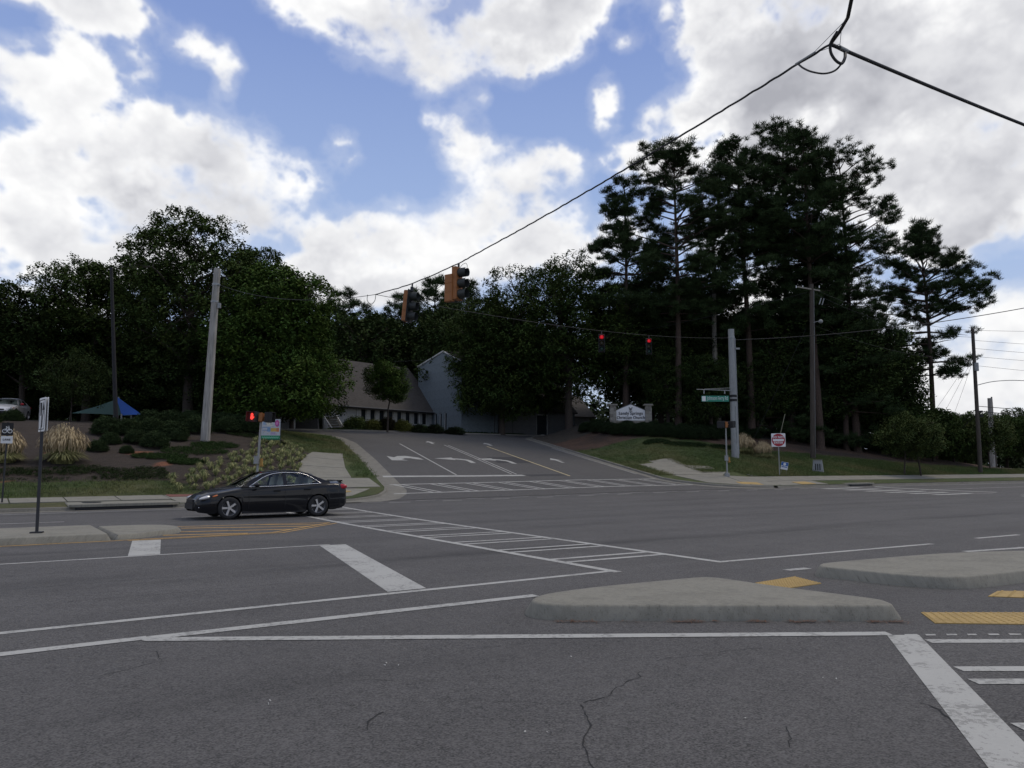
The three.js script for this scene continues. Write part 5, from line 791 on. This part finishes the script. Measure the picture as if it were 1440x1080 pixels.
const util = pole('utility_pole', 'thin wooden utility pole with a street lamp arm at the far right', V(45.2, H(45.2, -74.6), -74.6), V(45.35, 15.18, -74.6), .2, .15, M.woodPole, 12, (t, d) => {
  mesh('transformer', join([rod(V(.05, d.y * .70, .35), V(.05, d.y * .70 + .8, .35), .22, .22, 12)]), M.galv, t);
  mesh('lamp_arm', tube([V(.1, 8.55, 0), V(1.3, 8.85, .6), V(2.6, 8.9, 1.4), V(3.6, 8.8, 2)], .035, 24, 6), M.steel, t); const hd = new THREE.SphereGeometry(1, 14, 8); hd.scale(.36, .1, .16); hd.translate(3.85, 8.74, 2.1); mesh('lamp_head', hd, M.galv, t); mesh('cable_bracket', join([box(.5, .18, .12, .35, 6.0, 0), box(.3, .25, .2, .45, 5.6, 0)]), M.black, t); });
pole('strain_pole', 'short pale concrete pole behind the far right utility pole', V(X(1392, 95), H(X(1392, 95), -95), -95), V(59.3, 10.12, -95), .3, .24, M.concretePole, 14);
pole('utility_pole', 'distant thin wooden pole right of the short pale pole', V(X(1397, 105), H(X(1397, 105), -105), -105), V(X(1397, 105), 11.2, -105), .14, .1, M.woodPole, 8);
pole('utility_pole', 'stubby wooden pole in front of the lone pine woods', V(X(1296, 92), H(X(1296, 92), -92), -92), V(X(1296, 92), 10.2, -92), .13, .1, M.woodPole, 8);
const nearA = V(.4, 10.2, 9), nearB = V(27, 10, -25.5);
pole('strain_pole', 'concrete pole behind the camera carrying the near signal cable', V(nearA.x, 0, nearA.z), V(nearA.x, 11, nearA.z), .27, .2, M.concretePole, 12);
pole('strain_pole', 'concrete pole off to the right carrying the near signal cable', V(nearB.x, 0, nearB.z), V(nearB.x, 11, nearB.z), .27, .2, M.concretePole, 12);

function cable(name, label, pts, r, seg = 60, mat = M.cable) { return tag(mesh(name, tube(pts, r, seg, 6), mat), label, 'cable'); }
const J1 = V(-5.61, 8.66, -31), J2 = V(5.3, 8.6, -12.1), S1 = V(-3.57, 8.16, -27), S2 = V(-1.74, 8.22, -24.5), RP = V(18.2, 12.25, -62.8), LP = V(-17.15, 12.25, -44.4);
cable('span_wire', 'taut wire from the pale leaning pole to the hanging signals', sag(LP, J1, .5), .012);
{ const r = rng(301), q = [J1.clone(), S1.clone(), S2.clone()]; for (let k = 1; k <= 10; k++) { const p = V().lerpVectors(S2, J2, k / 10); p.y -= .1 * Math.sin(Math.PI * k / 10); q.push(p); }
  const c = new THREE.CatmullRomCurve3(q), pts = []; for (let i = 0; i <= 110; i++) { const p = c.getPoint(i / 110); p.y += (r() - .5) * .02; pts.push(p); }
  cable('signal_cable', 'thick black cable carrying the two orange signals up to the overhead junction', pts, .021, 220); }
cable('span_wire', 'thin wire carrying the two red signals to the steel pole', sag(J1, RP, .55), .012, 60);
cable('signal_cable', 'thick black cable leaving the junction towards the top edge', [J2.clone(), V(5.28, 8.62, -11.4), V(5.15, 8.72, -10.9), V(4.2, 8.95, -7), nearA], .03, 60);
cable('signal_cable', 'thick black cable leaving the junction towards the right edge', sag(J2, nearB, .25), .032, 60);
cable('cable_loop', 'slack drip loop hanging on the left of the overhead junction', [V(4.97, 8.56, -12.66), V(4.99, 8.4, -12.5), V(5.07, 8.22, -12.3), V(5.23, 8.14, -12.2), V(5.41, 8.2, -12.2), V(5.54, 8.36, -12.2), V(5.63, 8.58, -12.3)], .016, 40);
cable('cable_loop', 'thicker drip loop hanging on the right of the overhead junction', [V(5.29, 8.64, -11.8), V(5.26, 8.55, -12.0), V(5.28, 8.42, -12.05), V(5.38, 8.29, -12.08), V(5.47, 8.26, -12.1), V(5.55, 8.38, -12.15), V(5.63, 8.58, -12.3)], .026, 40);
cable('cable_loop', 'small drip loop at the left wire joint', [V(-6.0, 8.72, -31.3), V(-5.98, 8.45, -31.2), V(-5.8, 8.27, -31.1), V(-5.64, 8.4, -31), V(-5.6, 8.64, -31)], .012, 30);
{ const t = thing('wire_clamp', 'pale metal clamps and stays at the overhead cable junction', 'clamp'); mesh('clamp', join([rod(V(4.95, 8.58, -12.71), V(5.15, 8.6, -12.36), .026)]), M.galv, t); mesh('clamp', join([rod(V(5.5, 8.61, -12.22), V(5.68, 8.61, -12.34), .04)]), M.galv, t); mesh('stay', join([rod(V(5.12, 8.6, -12.4), V(5.28, 8.64, -11.5), .005), rod(V(5.12, 8.6, -12.4), V(5.5, 8.66, -12.2), .005), rod(V(5.5, 8.62, -12.2), V(5.28, 8.65, -11.6), .005)]), M.steel, t); }
// power lines at the right
const woodTop = V(27.4, 17.9, -68.9);
[[woodTop, V(45.3, 15.0, -74.6), .8, 'upper power line between the two wooden poles at right'], [V(27.6, 17.4, -68.9), V(45.3, 14.3, -74.6), .9, 'second power line between the two wooden poles at right'], [V(27.2, 14.6, -69), V(45.3, 12.0, -74.5), .8, 'third line between the two wooden poles at right'], [V(45.4, 15.0, -74.6), V(92, 19.0, -82), 1.0, 'topmost power line leaving the far right pole'], [V(45.4, 14.0, -74.6), V(92, 15.6, -82), 1.0, 'second power line leaving the far right pole'], [V(45.4, 13.2, -74.6), V(92, 14.2, -82), 1.0, 'third power line leaving the far right pole'], [V(45.4, 12.4, -74.6), V(92, 13.0, -82), .9, 'fourth power line leaving the far right pole'], [V(45.4, 11.5, -74.6), V(92, 11.2, -82), .9, 'fifth power line leaving the far right pole'], [V(45.5, 7.5, -74.6), V(92, 7.2, -82), .7, 'upper telephone cable leaving the far right pole', .03], [V(45.5, 7.0, -74.6), V(92, 6.3, -82), .7, 'lower telephone cable leaving the far right pole', .035], [V(45.2, 7.2, -74.7), V(X(1296, 92), 4.5, -92), .5, 'upper telephone cable running back from the far right pole', .03], [V(45.2, 6.7, -74.7), V(X(1296, 92), 3.4, -92), .5, 'lower telephone cable running back from the far right pole', .035], [V(45.2, 12.6, -74.7), V(X(1285, 98), 5.4, -98), .3, 'first slanting service line behind the far right pole'], [V(45.2, 12.2, -74.7), V(X(1300, 98), 4.6, -98), .3, 'second slanting service line behind the far right pole'], [V(45.2, 11.9, -74.7), V(X(1318, 98), 3.6, -98), .3, 'third slanting service line behind the far right pole'], [V(18.4, 12.1, -63), V(44.4, 14.9, -60), .6, 'dark cable from the steel pole past the lone pine to the right edge', .03], [V(-14, 14, -90), V(27.0, 17.5, -69), 1.2, 'thin power line reaching the wooden utility pole from the left'], [V(26.8, 14.2, -69), V(22.6, 4.2, -72), .0, 'thin guy line slanting left from the wooden utility pole']].forEach(([a, b, s, label, r]) => cable('power_line', label, sag(a, b, s, 10), r ?? .014, 24));

// traffic signal heads: local z faces the traffic
const lensOff = c => std(c, { roughness: .3 });
function signalHead(parent, turn, pos, lit = null, s = 1, housing = M.signalYellow) {
  const g = new THREE.Group(); g.name = 'signal_head'; g.position.copy(pos); g.rotation.y = turn; g.scale.setScalar(s); parent.add(g);
  for (let i = 0; i < 3; i++) {
    const y = -.2 - i * .36, hb = bevelPlate([[-.17, -.17], [.17, -.17], [.17, .17], [-.17, .17]], .2, .02); hb.translate(0, y, -.2); mesh('section', hb, housing, g);
    const vis = new THREE.CylinderGeometry(.155, .155, .3, 20, 1, true, .45, Math.PI * 2 - .9); vis.rotateX(Math.PI / 2); vis.rotateZ(Math.PI); vis.scale(1, 1, 1); vis.translate(0, y, .13); mesh('visor', vis, visorMat, g);
    const ln = new THREE.SphereGeometry(.16, 18, 8, 0, 6.283, 0, .8); ln.rotateX(Math.PI / 2); ln.scale(1.1, 1.1, .5); ln.translate(0, y, -.055); mesh('signal_lens', ln, lit === i ? redLit : lensOff([lin(.05, .008, .008), lin(.06, .04, .008), lin(.008, .05, .03)][i]), g);
  }
  return g;
}
const visorMat = std(lin(.02, .024, .022), { side: THREE.DoubleSide, roughness: .6 }), redLit = new THREE.MeshStandardMaterial({ color: lin(.3, .01, .02), emissive: lin(1, .03, .05), emissiveIntensity: .16, roughness: .4 });
{ const t = thing('traffic_signal', 'orange three-light signal hanging left on the cable, seen from its side', 'traffic light', [S1.x, S1.y, S1.z]); mesh('hanger', join([rod(V(0, -.02, 0), V(0, -.3, 0), .03), box(.1, .16, .12, 0, -.22, 0)]), M.darkSteel, t); const h = signalHead(t, 1.25, V(0, -.28, 0)); t.rotation.z = -.08; const bp = box(.5, 1.16, .012, 0, -.56, -.02); mesh('backplate', bp, M.black, h); }
{ const t = thing('traffic_signal', 'orange cluster of two signal heads hanging right on the cable', 'traffic light', [S2.x, S2.y, S2.z]); mesh('hanger', join([rod(V(0, 0, 0), V(0, -.24, 0), .035)]), M.darkSteel, t); mesh('wire_loop', tube([V(.02, -.2, 0), V(.12, -.05, 0), V(.24, .0, 0), V(.28, -.12, 0), V(.22, -.24, 0), V(.08, -.16, 0)], .008, 24, 5), M.cable, t); signalHead(t, 1.05, V(.05, -.12, 0), null, .98); signalHead(t, 2.55, V(-.24, -.36, -.12), null, .82); mesh('bracket', join([box(.3, .05, .1, -.02, -.2, -.05), box(.34, .05, .12, -.02, -1.16, -.05)]), M.darkSteel, t); }
for (const [x, y, z, label] of [[5.4, 9.75, -45.2, 'far signal with a red light hanging over the big tree, left of two'], [9.15, 10.2, -50.4, 'far signal with a red light hanging left of the steel pole']]) { const k = (x + 5.61) / (18.2 + 5.61), wy = mix(8.66, 12.25, k) - .55 * 4 * k * (1 - k), t = thing('traffic_signal', label, 'traffic light', [x, wy, mix(-31, -62.8, k)], -.1); mesh('hanger', join([rod(V(0, .01, 0), V(0, -.25, 0), .03)]), M.darkSteel, t); signalHead(t, .0, V(0, -.18, 0), 0, 1, M.black); const l = new THREE.PointLight(0xff1a24, .1); l.position.set(0, -.38, .22); l.castShadow = true; t.add(l); }
{ const t = thing('detector_camera', 'dark sensor box on the far wire below the orange signals', 'sensor', [-2.6, 9.0, -33.6]); mesh('housing', join([bevelPlate([[-.22, -.1], [.2, -.1], [.2, .08], [-.2, .1]], .2, .02)]), M.darkSteel, t); mesh('mount', join([rod(V(0, .08, .1), V(0, .24, .1), .02)]), M.darkSteel, t); }

// pedestrian signals
function pedHead(parent, y, turn, off, hand) {
  const g = new THREE.Group(); g.name = 'pedestrian_head'; g.position.set(off[0], y, off[1]); g.rotation.y = turn; parent.add(g);
  const b = bevelPlate([[-.23, -.22], [.23, -.22], [.23, .22], [-.23, .22]], .2, .015); b.translate(0, 0, -.1); mesh('housing', b, M.black, g);
  mesh('hood', join([box(.5, .02, .16, 0, .235, .16), box(.02, .44, .16, -.24, .01, .16), box(.02, .44, .16, .24, .01, .16)]), M.black, g);
  if (hand) { const s = []; const f = (x, y0, y1, r) => { const c = new THREE.CapsuleGeometry(r, y1 - y0, 4, 8); c.translate(x, (y0 + y1) / 2, 0); c.scale(1, 1, .3); s.push(c); }; f(-.055, .02, .13, .018); f(-.018, .02, .16, .018); f(.02, .02, .155, .018); f(.055, .02, .12, .017); const pm = new THREE.SphereGeometry(.085, 14, 10); pm.scale(1, 1.15, .2); pm.translate(0, -.04, 0); s.push(pm); const th = new THREE.CapsuleGeometry(.02, .1, 4, 8); th.scale(1, 1, .3); th.rotateZ(-.8); th.translate(.11, -.02, 0); s.push(th); const hg = join(s); hg.translate(0, 0, .112); mesh('lit_hand_signal', hg, handLit, g); const l = new THREE.PointLight(0xff3020, .2); l.position.set(0, 0, .3); l.castShadow = true; g.add(l); }
  return g;
}
const handLit = new THREE.MeshStandardMaterial({ color: lin(.4, .02, .02), emissive: lin(1, .07, .05), emissiveIntensity: 1.0, roughness: .5 });
function pedPost(label, base, h, hand, turn, lean = 0) {
  const t = thing('pedestrian_signal', label, 'crossing signal', [base.x, base.y, base.z]); t.rotation.z = lean;
  mesh('post', join([rod(V(0, -.1, 0), V(0, h - .42, 0), .057, .05, 12)]), M.galv, t);
  const fb = bevelPlate([[-.15, 0], [.15, 0], [.11, .26], [-.11, .26]], .26, .02); fb.translate(0, 0, -.13); mesh('foot', fb, M.galv, t);
  mesh('button_box', join([box(.22, .36, .18, -.04, 1.28, .08)]), M.galv, t); mesh('push_button', join([box(.1, .3, .1, .16, 1.2, .02), rod(V(.1, 1.02, .02), V(.24, 1.04, .02), .05)]), M.buttonYellow, t);
  mesh('bracket', join([rod(V(0, h - .5, 0), V(0, h - .05, 0), .06), box(.17, .38, .3, .02, h - .27, .02), box(.34, .06, .1, .02, h - .27, 0)]), M.signalYellow, t);
  pedHead(t, h - .26, turn, [-.34, .04], hand); const c = pedHead(t, h - .26, turn + (hand ? 1.9 : -.3), [.34, .0], false); return t;
}
{ const b = at(10.7, 35.6); pedPost('crossing signal showing a red hand on the left corner behind the car', b, 3.5, true, -.35, -.035); const c = V(X(1020.5, 53), H(X(1020.5, 53), -53), -53); const q = pedPost('crossing signal seen from behind beside the steel pole', c, 3.85, false, Math.PI - .5); }

// ---------- signs ----------


const bold = await new FontLoader().loadAsync('fonts/droid/droid_sans_bold.typeface.json');
const regular = await new FontLoader().loadAsync('fonts/droid/droid_sans_regular.typeface.json');
function text(str, size, x, y, z, mat, parent, font = bold, name = 'lettering', wide = null) { const g = new TextGeometry(str, { font, size, depth: .006, curveSegments: 3 }); g.computeBoundingBox(); const b = g.boundingBox, w = b.max.x - b.min.x, k = wide ? wide / w : 1; g.translate(-(b.min.x + b.max.x) / 2, 0, 0); g.scale(k, 1, 1); g.translate(x, y, z); return mesh(name, g, mat, parent); }
const plate = (w, h, th = .012, r = .03) => { const s = new THREE.Shape(), a = w / 2, b = h / 2; s.moveTo(-a + r, -b); s.lineTo(a - r, -b); s.quadraticCurveTo(a, -b, a, -b + r); s.lineTo(a, b - r); s.quadraticCurveTo(a, b, a - r, b); s.lineTo(-a + r, b); s.quadraticCurveTo(-a, b, -a, b - r); s.lineTo(-a, -b + r); s.quadraticCurveTo(-a, -b, -a + r, -b); return new THREE.ExtrudeGeometry(s, { depth: th, bevelEnabled: false, curveSegments: 4 }); };
const flat = (pts, z, mat, parent, name) => { const g = bevelPlate(pts, .004, 0); g.translate(0, 0, z); return mesh(name, g, mat, parent); };
const red = std(lin(.32, .018, .03), { roughness: .5 }), green = std(lin(.012, .20, .13), { roughness: .5 }), signWhite = std(lin(.66, .66, .65), { roughness: .5 });
// keep-right lane arrow sign on the median
{ const b = at(1.27, 20.1, .15), t = thing('road_sign', 'narrow white lane arrow sign on a thin post on the left median', 'sign', [b.x, b.y, b.z], .35); t.rotation.z = .012;
  mesh('post', join([box(.06, 2.95, .035, 0, 1.42, -.03)]), M.darkSteel, t); mesh('foot', join([box(.24, .03, .2, 0, .02, -.03)]), M.darkSteel, t);
  const f = new THREE.Group(); f.name = 'panel'; f.position.set(0, 2.62, 0); f.rotation.y = -1.14; t.add(f); const pl = plate(.5, .76); mesh('face', pl, signWhite, f);
  flat([[-.215, -.335], [.215, -.335], [.215, -.32], [-.215, -.32]], .013, M.black, f, 'border'); flat([[-.215, .32], [.215, .32], [.215, .335], [-.215, .335]], .013, M.black, f, 'border'); flat([[-.215, -.319], [-.2, -.319], [-.2, .319], [-.215, .319]], .013, M.black, f, 'border'); flat([[.2, -.319], [.215, -.319], [.215, .319], [.2, .319]], .013, M.black, f, 'border');
  flat([[-.16, .27], [-.02, .27], [-.07, -.02], [-.11, -.02]], .013, M.black, f, 'symbol'); flat([[.01, -.29], [.06, -.29], [.07, -.12], [.12, .03], [.125, .1], [.18, .1], [.1, .29], [.02, .1], [.075, .1], [.07, .04], [.02, -.1]], .013, M.black, f, 'symbol');
  const t2 = f.clone(); t2.position.x += .035; t2.position.z -= .02; t2.rotation.y = -1.14 + Math.PI; t.add(t2); }
// bicycle sign
{ const b = at(.98, 33.2, .03), t = thing('road_sign', 'small black bicycle sign on a thin post at the left edge', 'sign', [b.x, b.y, b.z], .5); t.rotation.z = -.005; mesh('post', join([box(.055, 2.9, .035, 0, 1.43, -.03)]), M.darkSteel, t);
  const a = plate(.36, .46); a.translate(0, 2.62, 0); mesh('face', a, M.black, t); const c = plate(.36, .26, .012, .02); c.translate(0, 2.24, 0); mesh('face', c, signWhite, t);
  for (const x of [-.08, .08]) { const w = new THREE.TorusGeometry(.065, .012, 6, 18); w.translate(x, 2.55, .018); mesh('bicycle_wheel', w, signWhite, t); }
  mesh('bicycle_frame', join([rod(V(-.08, 2.55, .018), V(-.03, 2.68, .018), .01), rod(V(-.03, 2.68, .018), V(.05, 2.66, .018), .01), rod(V(.05, 2.66, .018), V(.08, 2.55, .018), .01), rod(V(-.03, 2.68, .018), V(0, 2.55, .018), .01), rod(V(0, 2.55, .018), V(.05, 2.66, .018), .01), rod(V(.03, 2.74, .018), V(.05, 2.66, .018), .01), rod(V(-.05, 2.71, .018), V(-.01, 2.71, .018), .012)]), signWhite, t); text('LANE', .07, 0, 2.21, .013, M.black, t); }
// do not enter
{ const b = at(48.2, 34.9), t = thing('road_sign', 'square do not enter sign with a red disc on the right lawn', 'sign', [b.x, b.y, b.z], -.28); mesh('post', join([box(.06, 2.6, .035, 0, 1.28, -.03)]), M.galv, t); const a = plate(.98, .98, .012, .05); a.translate(0, 2.62, 0); mesh('face', a, signWhite, t);
  const d = new THREE.CylinderGeometry(.46, .46, .006, 40); d.rotateX(Math.PI / 2); d.translate(0, 2.62, .016); mesh('disc', d, red, t); const br = box(.76, .15, .006, 0, 2.62, .023); mesh('bar', br, signWhite, t); text('DO NOT', .15, 0, 2.76, .019, signWhite, t); text('ENTER', .15, 0, 2.36, .019, signWhite, t); }
// small yard sign
{ const b = at(49.6, 35.6), t = thing('yard_sign', 'tilted little blue and white yard sign beside the do not enter sign', 'sign', [b.x, b.y, b.z], -.5); t.rotation.z = -.18; mesh('stake', join([rod(V(-.18, 0, 0), V(-.18, .6, 0), .008), rod(V(.18, 0, 0), V(.18, .6, 0), .008)]), M.galv, t); const a = plate(.5, .56, .008, .01); a.translate(0, .62, 0); mesh('face', a, signWhite, t); flat([[-.24, .62], [.24, .62], [.24, .88], [-.24, .88]], .009, std(lin(.03, .12, .36)), t, 'print'); flat([[-.2, .5], [.2, .5], [.2, .57], [-.2, .57]], .009, std(lin(.06, .15, .4)), t, 'print'); const c = new THREE.CylinderGeometry(.1, .1, .003, 16); c.rotateX(Math.PI / 2); c.translate(0, .74, .015); mesh('print', c, signWhite, t); }
// street name sign on its bracket arm
{ const t = thing('street_sign', 'green street name sign hanging from an arm on the steel pole', 'sign', [18.2, 0, -62.7]), y0 = 1.6 + (657 - 560) * 62.7 / 1080, A = y0 + .62; mesh('arm', join([rod(V(-.2, A, 0), V(-3.05, A + .1, 0), .045, .03), rod(V(-.2, A + .22, 0), V(-2.4, A + .12, 0), .02)]), M.galv, t);
  for (const x of [-2.45, -.75]) mesh('hanger', join([box(.08, .3, .05, x, A - .12, 0)]), M.galv, t); const a = plate(2.25, .48, .03, .04); a.translate(-1.55, y0 - .05, -.015); mesh('face', a, green, t); const e = box(.3, .4, .008, -2.48, y0 - .05, .021); mesh('emblem', e, signWhite, t); text('Johnson Ferry Rd', .29, -1.38, y0 - .15, .016, signWhite, t, regular, 'lettering', 1.72); }
// church sign between stone pillars
const stoneMats = [[.33, .30, .25], [.25, .235, .20], [.38, .36, .31]].map(c => std(lin(...c), { map: grainMap, bumpMap: grainMap, bumpScale: .02, roughness: 1 }));
{ const d = 72.5, x0 = X(887, d), g0 = H(x0, -d), t = thing('church_sign', 'white peaked church name sign between two stone pillars above the hedge', 'sign', [x0, g0, -d], .0), yb = 1.6 + (657 - 592) * d / 1080 - g0; const stone = std(lin(.30, .28, .235), { map: grainMap, bumpMap: grainMap, bumpScale: .03, roughness: 1 });
  const r = rng(401); for (const x of [-1.67, 1.67]) { const col = mesh('pillar', join([box(.56, 2.0 + yb, .5, x, (2.0 + yb) / 2 - .6, 0)]), stone, t); for (let j = 0; j < 7; j++) { let u = -.3; while (u < .28) { const w = Math.min(.3 - u, .16 + .2 * r()); const v = .8 + .4 * r(); mesh('stone', join([box(w - .02, .26, .56, x + u + w / 2, yb - .5 + j * .29 - .2, 0)]), stoneMats[Math.floor(r() * 3)], col); u += w; } } const cap = bevelPlate([[-.42, 0], [.42, 0], [.38, .13], [-.38, .13]], .74, .02); cap.translate(x, yb + 1.42, -.37); mesh('pillar_cap', cap, stone, t); }
  const base = mesh('base_wall', join([box(2.76, 1.2, .4, 0, yb - .58, -.02)]), stone, t); const brd = bevelPlate([[-1.36, yb], [1.36, yb], [1.36, yb + .98], [0, yb + 1.52], [-1.36, yb + .98]], .12, .015); brd.translate(0, 0, -.02); mesh('board', brd, signWhite, t); mesh('frame', join([rod(V(-1.4, yb + .98, .06), V(0, yb + 1.57, .06), .04), rod(V(1.4, yb + .98, .06), V(0, yb + 1.57, .06), .04)]), std(lin(.1, .1, .1)), t);
  text('Sandy Springs', .27, 0, yb + .56, .105, M.black, t, bold, 'lettering', 2.28); text('Christian Church', .27, 0, yb + .16, .105, M.black, t, bold, 'lettering', 2.62);
  mesh('chalice', join([rod(V(-.17, yb + 1.26, .11), V(-.06, yb + 1.08, .11), .022), rod(V(.17, yb + 1.26, .11), V(.06, yb + 1.08, .11), .022), rod(V(-.06, yb + 1.08, .11), V(.06, yb + 1.08, .11), .025), rod(V(0, yb + 1.08, .11), V(0, yb + .93, .11), .022), rod(V(-.16, yb + .9, .11), V(.16, yb + .9, .11), .02), rod(V(-.16, yb + 1.0, .11), V(.14, yb + 1.26, .11), .014), rod(V(-.14, yb + 1.26, .11), V(.12, yb + 1.0, .11), .012)]), M.black, t); }
// colourful banner sign behind the crossing signal
{ const d = 47, x0 = X(381, d), g0 = H(x0, -d), t = thing('banner_sign', 'colourful printed banner with a green strip behind the red hand signal', 'sign', [x0, g0, -d], .12), y0 = 1.6 + (657 - 604.5) * d / 1080 - g0, w = 1.12, h = 1.28;
  const c = document.createElement('canvas'); c.width = 224; c.height = 256; const k = c.getContext('2d'); k.fillStyle = '#c9ccd0'; k.fillRect(0, 0, 224, 256); const r = rng(402); const rect = (f, a, b, e, g) => { k.fillStyle = f; k.fillRect(a, b, e, g); };
  rect('#d8b45a', 110, 108, 70, 44); rect('#dd8a4a', 180, 108, 30, 46); rect('#7fa8cc', 70, 98, 40, 54); rect('#6f8fb5', 6, 96, 64, 8); rect('#5c7fae', 10, 132, 70, 7); rect('#b9a7c4', 110, 160, 60, 30); rect('#9fb7cf', 20, 20, 30, 50); rect('#e3dccb', 60, 10, 70, 70); k.fillStyle = '#c33a9b'; k.beginPath(); k.ellipse(186, 52, 25, 42, 0, 0, 7); k.fill(); k.fillStyle = '#e08ccb'; k.beginPath(); k.ellipse(184, 52, 13, 20, 0, 0, 7); k.fill(); for (let i = 0; i < 40; i++) rect(['#8a8fa0', '#b55', '#56a', '#caa45a', '#7a9c6a'][i % 5], r() * 210, 10 + r() * 180, 6 + r() * 14, 2 + r() * 3); rect('#1f8f5f', 0, 200, 224, 44); rect('#15553c', 0, 244, 224, 12); k.fillStyle = '#9fd8bd'; for (let i = 0; i < 22; i++) k.fillRect(12 + i * 9, 212 + (i % 3) * 3, 5, 18);
  const tx = new THREE.CanvasTexture(c); tx.colorSpace = THREE.SRGBColorSpace; const g = new THREE.BoxGeometry(w, h, .02); g.translate(0, y0, 0); const side = signWhite; mesh('banner', g, [side, side, side, side, std(lin(.75, .75, .75), { map: tx, roughness: .6 }), side], t);
  for (const x of [-.58, .12, .58]) mesh('stake', join([rod(V(x, -.1, -.04), V(x, y0 + h / 2 + .14, -.04), .018)]), M.darkSteel, t); }

// ---------- small things by the road ----------
function drain(label, s0, s1, lid) {                         // kerb inlet: a concrete top over a dark throat
  const q = new THREE.Group(); q.name = numbered('storm_drain'); q.userData = { label, category: 'storm drain' }; scene.add(q);
  const quad = (sa, sb, ta, tb, ya, yb) => { const n = 6, p = [], idx = []; const V4 = (s, t, y) => { const [x, z] = xzOf(s, t); return [x, roadH(s, Math.min(t, KERB)) + y, z]; }; for (let i = 0; i <= n; i++) { const s = mix(sa, sb, i / n); for (const [t, y] of [[ta, ya], [ta, yb - .012], [ta + .012, yb], [tb, yb + .02], [tb, ya]]) p.push(...V4(s, t, y)); } for (let i = 0; i < n; i++) for (let k = 0; k < 4; k++) { const a = i * 5 + k, b = a + 5; idx.push(a, a + 1, b, a + 1, b + 1, b); } const e = n * 5; idx.push(0, 2, 1, 0, 3, 2, 0, 4, 3, e, e + 1, e + 2, e, e + 2, e + 3, e, e + 3, e + 4); return flip(tri(p, idx, p.filter((_, i) => i % 3 !== 1).map(v => v * .5))); };
  mesh('top_slab', quad(s0 - .2, s1 + .2, 31.2, 32.75, .125, .225), M.concrete, q); mesh('throat', quad(s0, s1, 31.23, 31.6, .0, .124), M.black, q);
  if (lid) { const c = at(lid, 32.15), g = new THREE.CylinderGeometry(.32, .32, .02, 24); g.translate(c.x, roadH(lid, KERB) + .247, c.z); mesh('lid', g, M.darkSteel, q); }
}
drain('long kerb-inlet storm drain with a round lid on the left far kerb', 3.1, 6.3, 3.7); drain('kerb-inlet storm drain on the far right kerb', 51.2, 54.0, 0);
{ const b = at(54.9, 36.2), t = thing('utility_pedestal', 'squat slotted concrete pedestal at the foot of the wooden utility pole', 'utility box', [b.x, b.y, b.z], -.4); const g = bevelPlate([[-.42, -.1], [.42, -.1], [.3, .92], [-.3, .92]], .6, .03); g.translate(0, 0, -.3); mesh('block', g, M.galv, t); for (const x of [-.16, .0, .16]) mesh('slot', join([box(.07, .5, .05, x, .4, .29)]), M.black, t); mesh('cap', join([box(.68, .06, .64, 0, .95, 0)]), M.concrete, t); }
{ const g = slab('utility_cover', scene, [[42.3, 37.9], [44.0, 37.2], [44.4, 38.2], [42.6, 38.9]], .07, M.concrete, .1); g.name = 'utility_cover'; tag(g, 'flat concrete utility cover lying tilted in the right lawn', 'utility cover'); const h = slab('utility_cover', scene, [[45.0, 35.0], [45.8, 34.9], [45.9, 35.3], [45.1, 35.4]], .06, M.concrete, .1); h.name = 'utility_cover_001'; tag(h, 'small flat concrete cover by the foot of the right crossing signal', 'utility cover'); }
{ const x = X(1092, 74), z = -74, t = tag(mesh('guy_guard', join([rod(V(x, H(x, z) - .1, z), V(x + .75, H(x, z) + 3.1, z + .3), .035, .03, 8)]), std(lin(.3, .29, .2))), 'pale slanting guy wire guard on the bank left of the utility pole', 'guy guard'); }
for (const [x, y, z, tilt, label] of [[X(891, 58), 0, -58, 0, 0]]) ;
{ const r = rng(501), w = [], c = [], g = new THREE.IcosahedronGeometry(.006, 0); for (const [x, z] of [[-.95, -6.5], [.55, -6.8], [3.2, -9.5], [-4, -8.2], [1.5, -5.2], [-3.1, -9.7], [.2, -4.9], [-1.6, -5.4], [2.4, -6.1], [5.5, -14], [8.2, -18], [-6, -12], [4.1, -22]]) for (let k = 0; k < 1 + r() * 2; k++) { const X2 = x + (r() - .5) * .25, Z2 = z + (r() - .5) * .25; w.push(new THREE.Matrix4().compose(V(X2, H(X2, Z2) + .008, Z2), new THREE.Quaternion().setFromEuler(new THREE.Euler(r(), r() * 6, r())), V(1.1 + .6 * r(), .4, .6 + .5 * r()))); const v = r() < .6 ? .45 : .06; c.push(lin(v, v * .97, v * .9)); }
  const m = instanced('road_litter', g, std(0xffffff), w, c, scene); m.userData = { kind: 'stuff', label: 'scattered pale grit and leaf bits on the asphalt', category: 'litter' }; }
renderer.render(scene,camera);
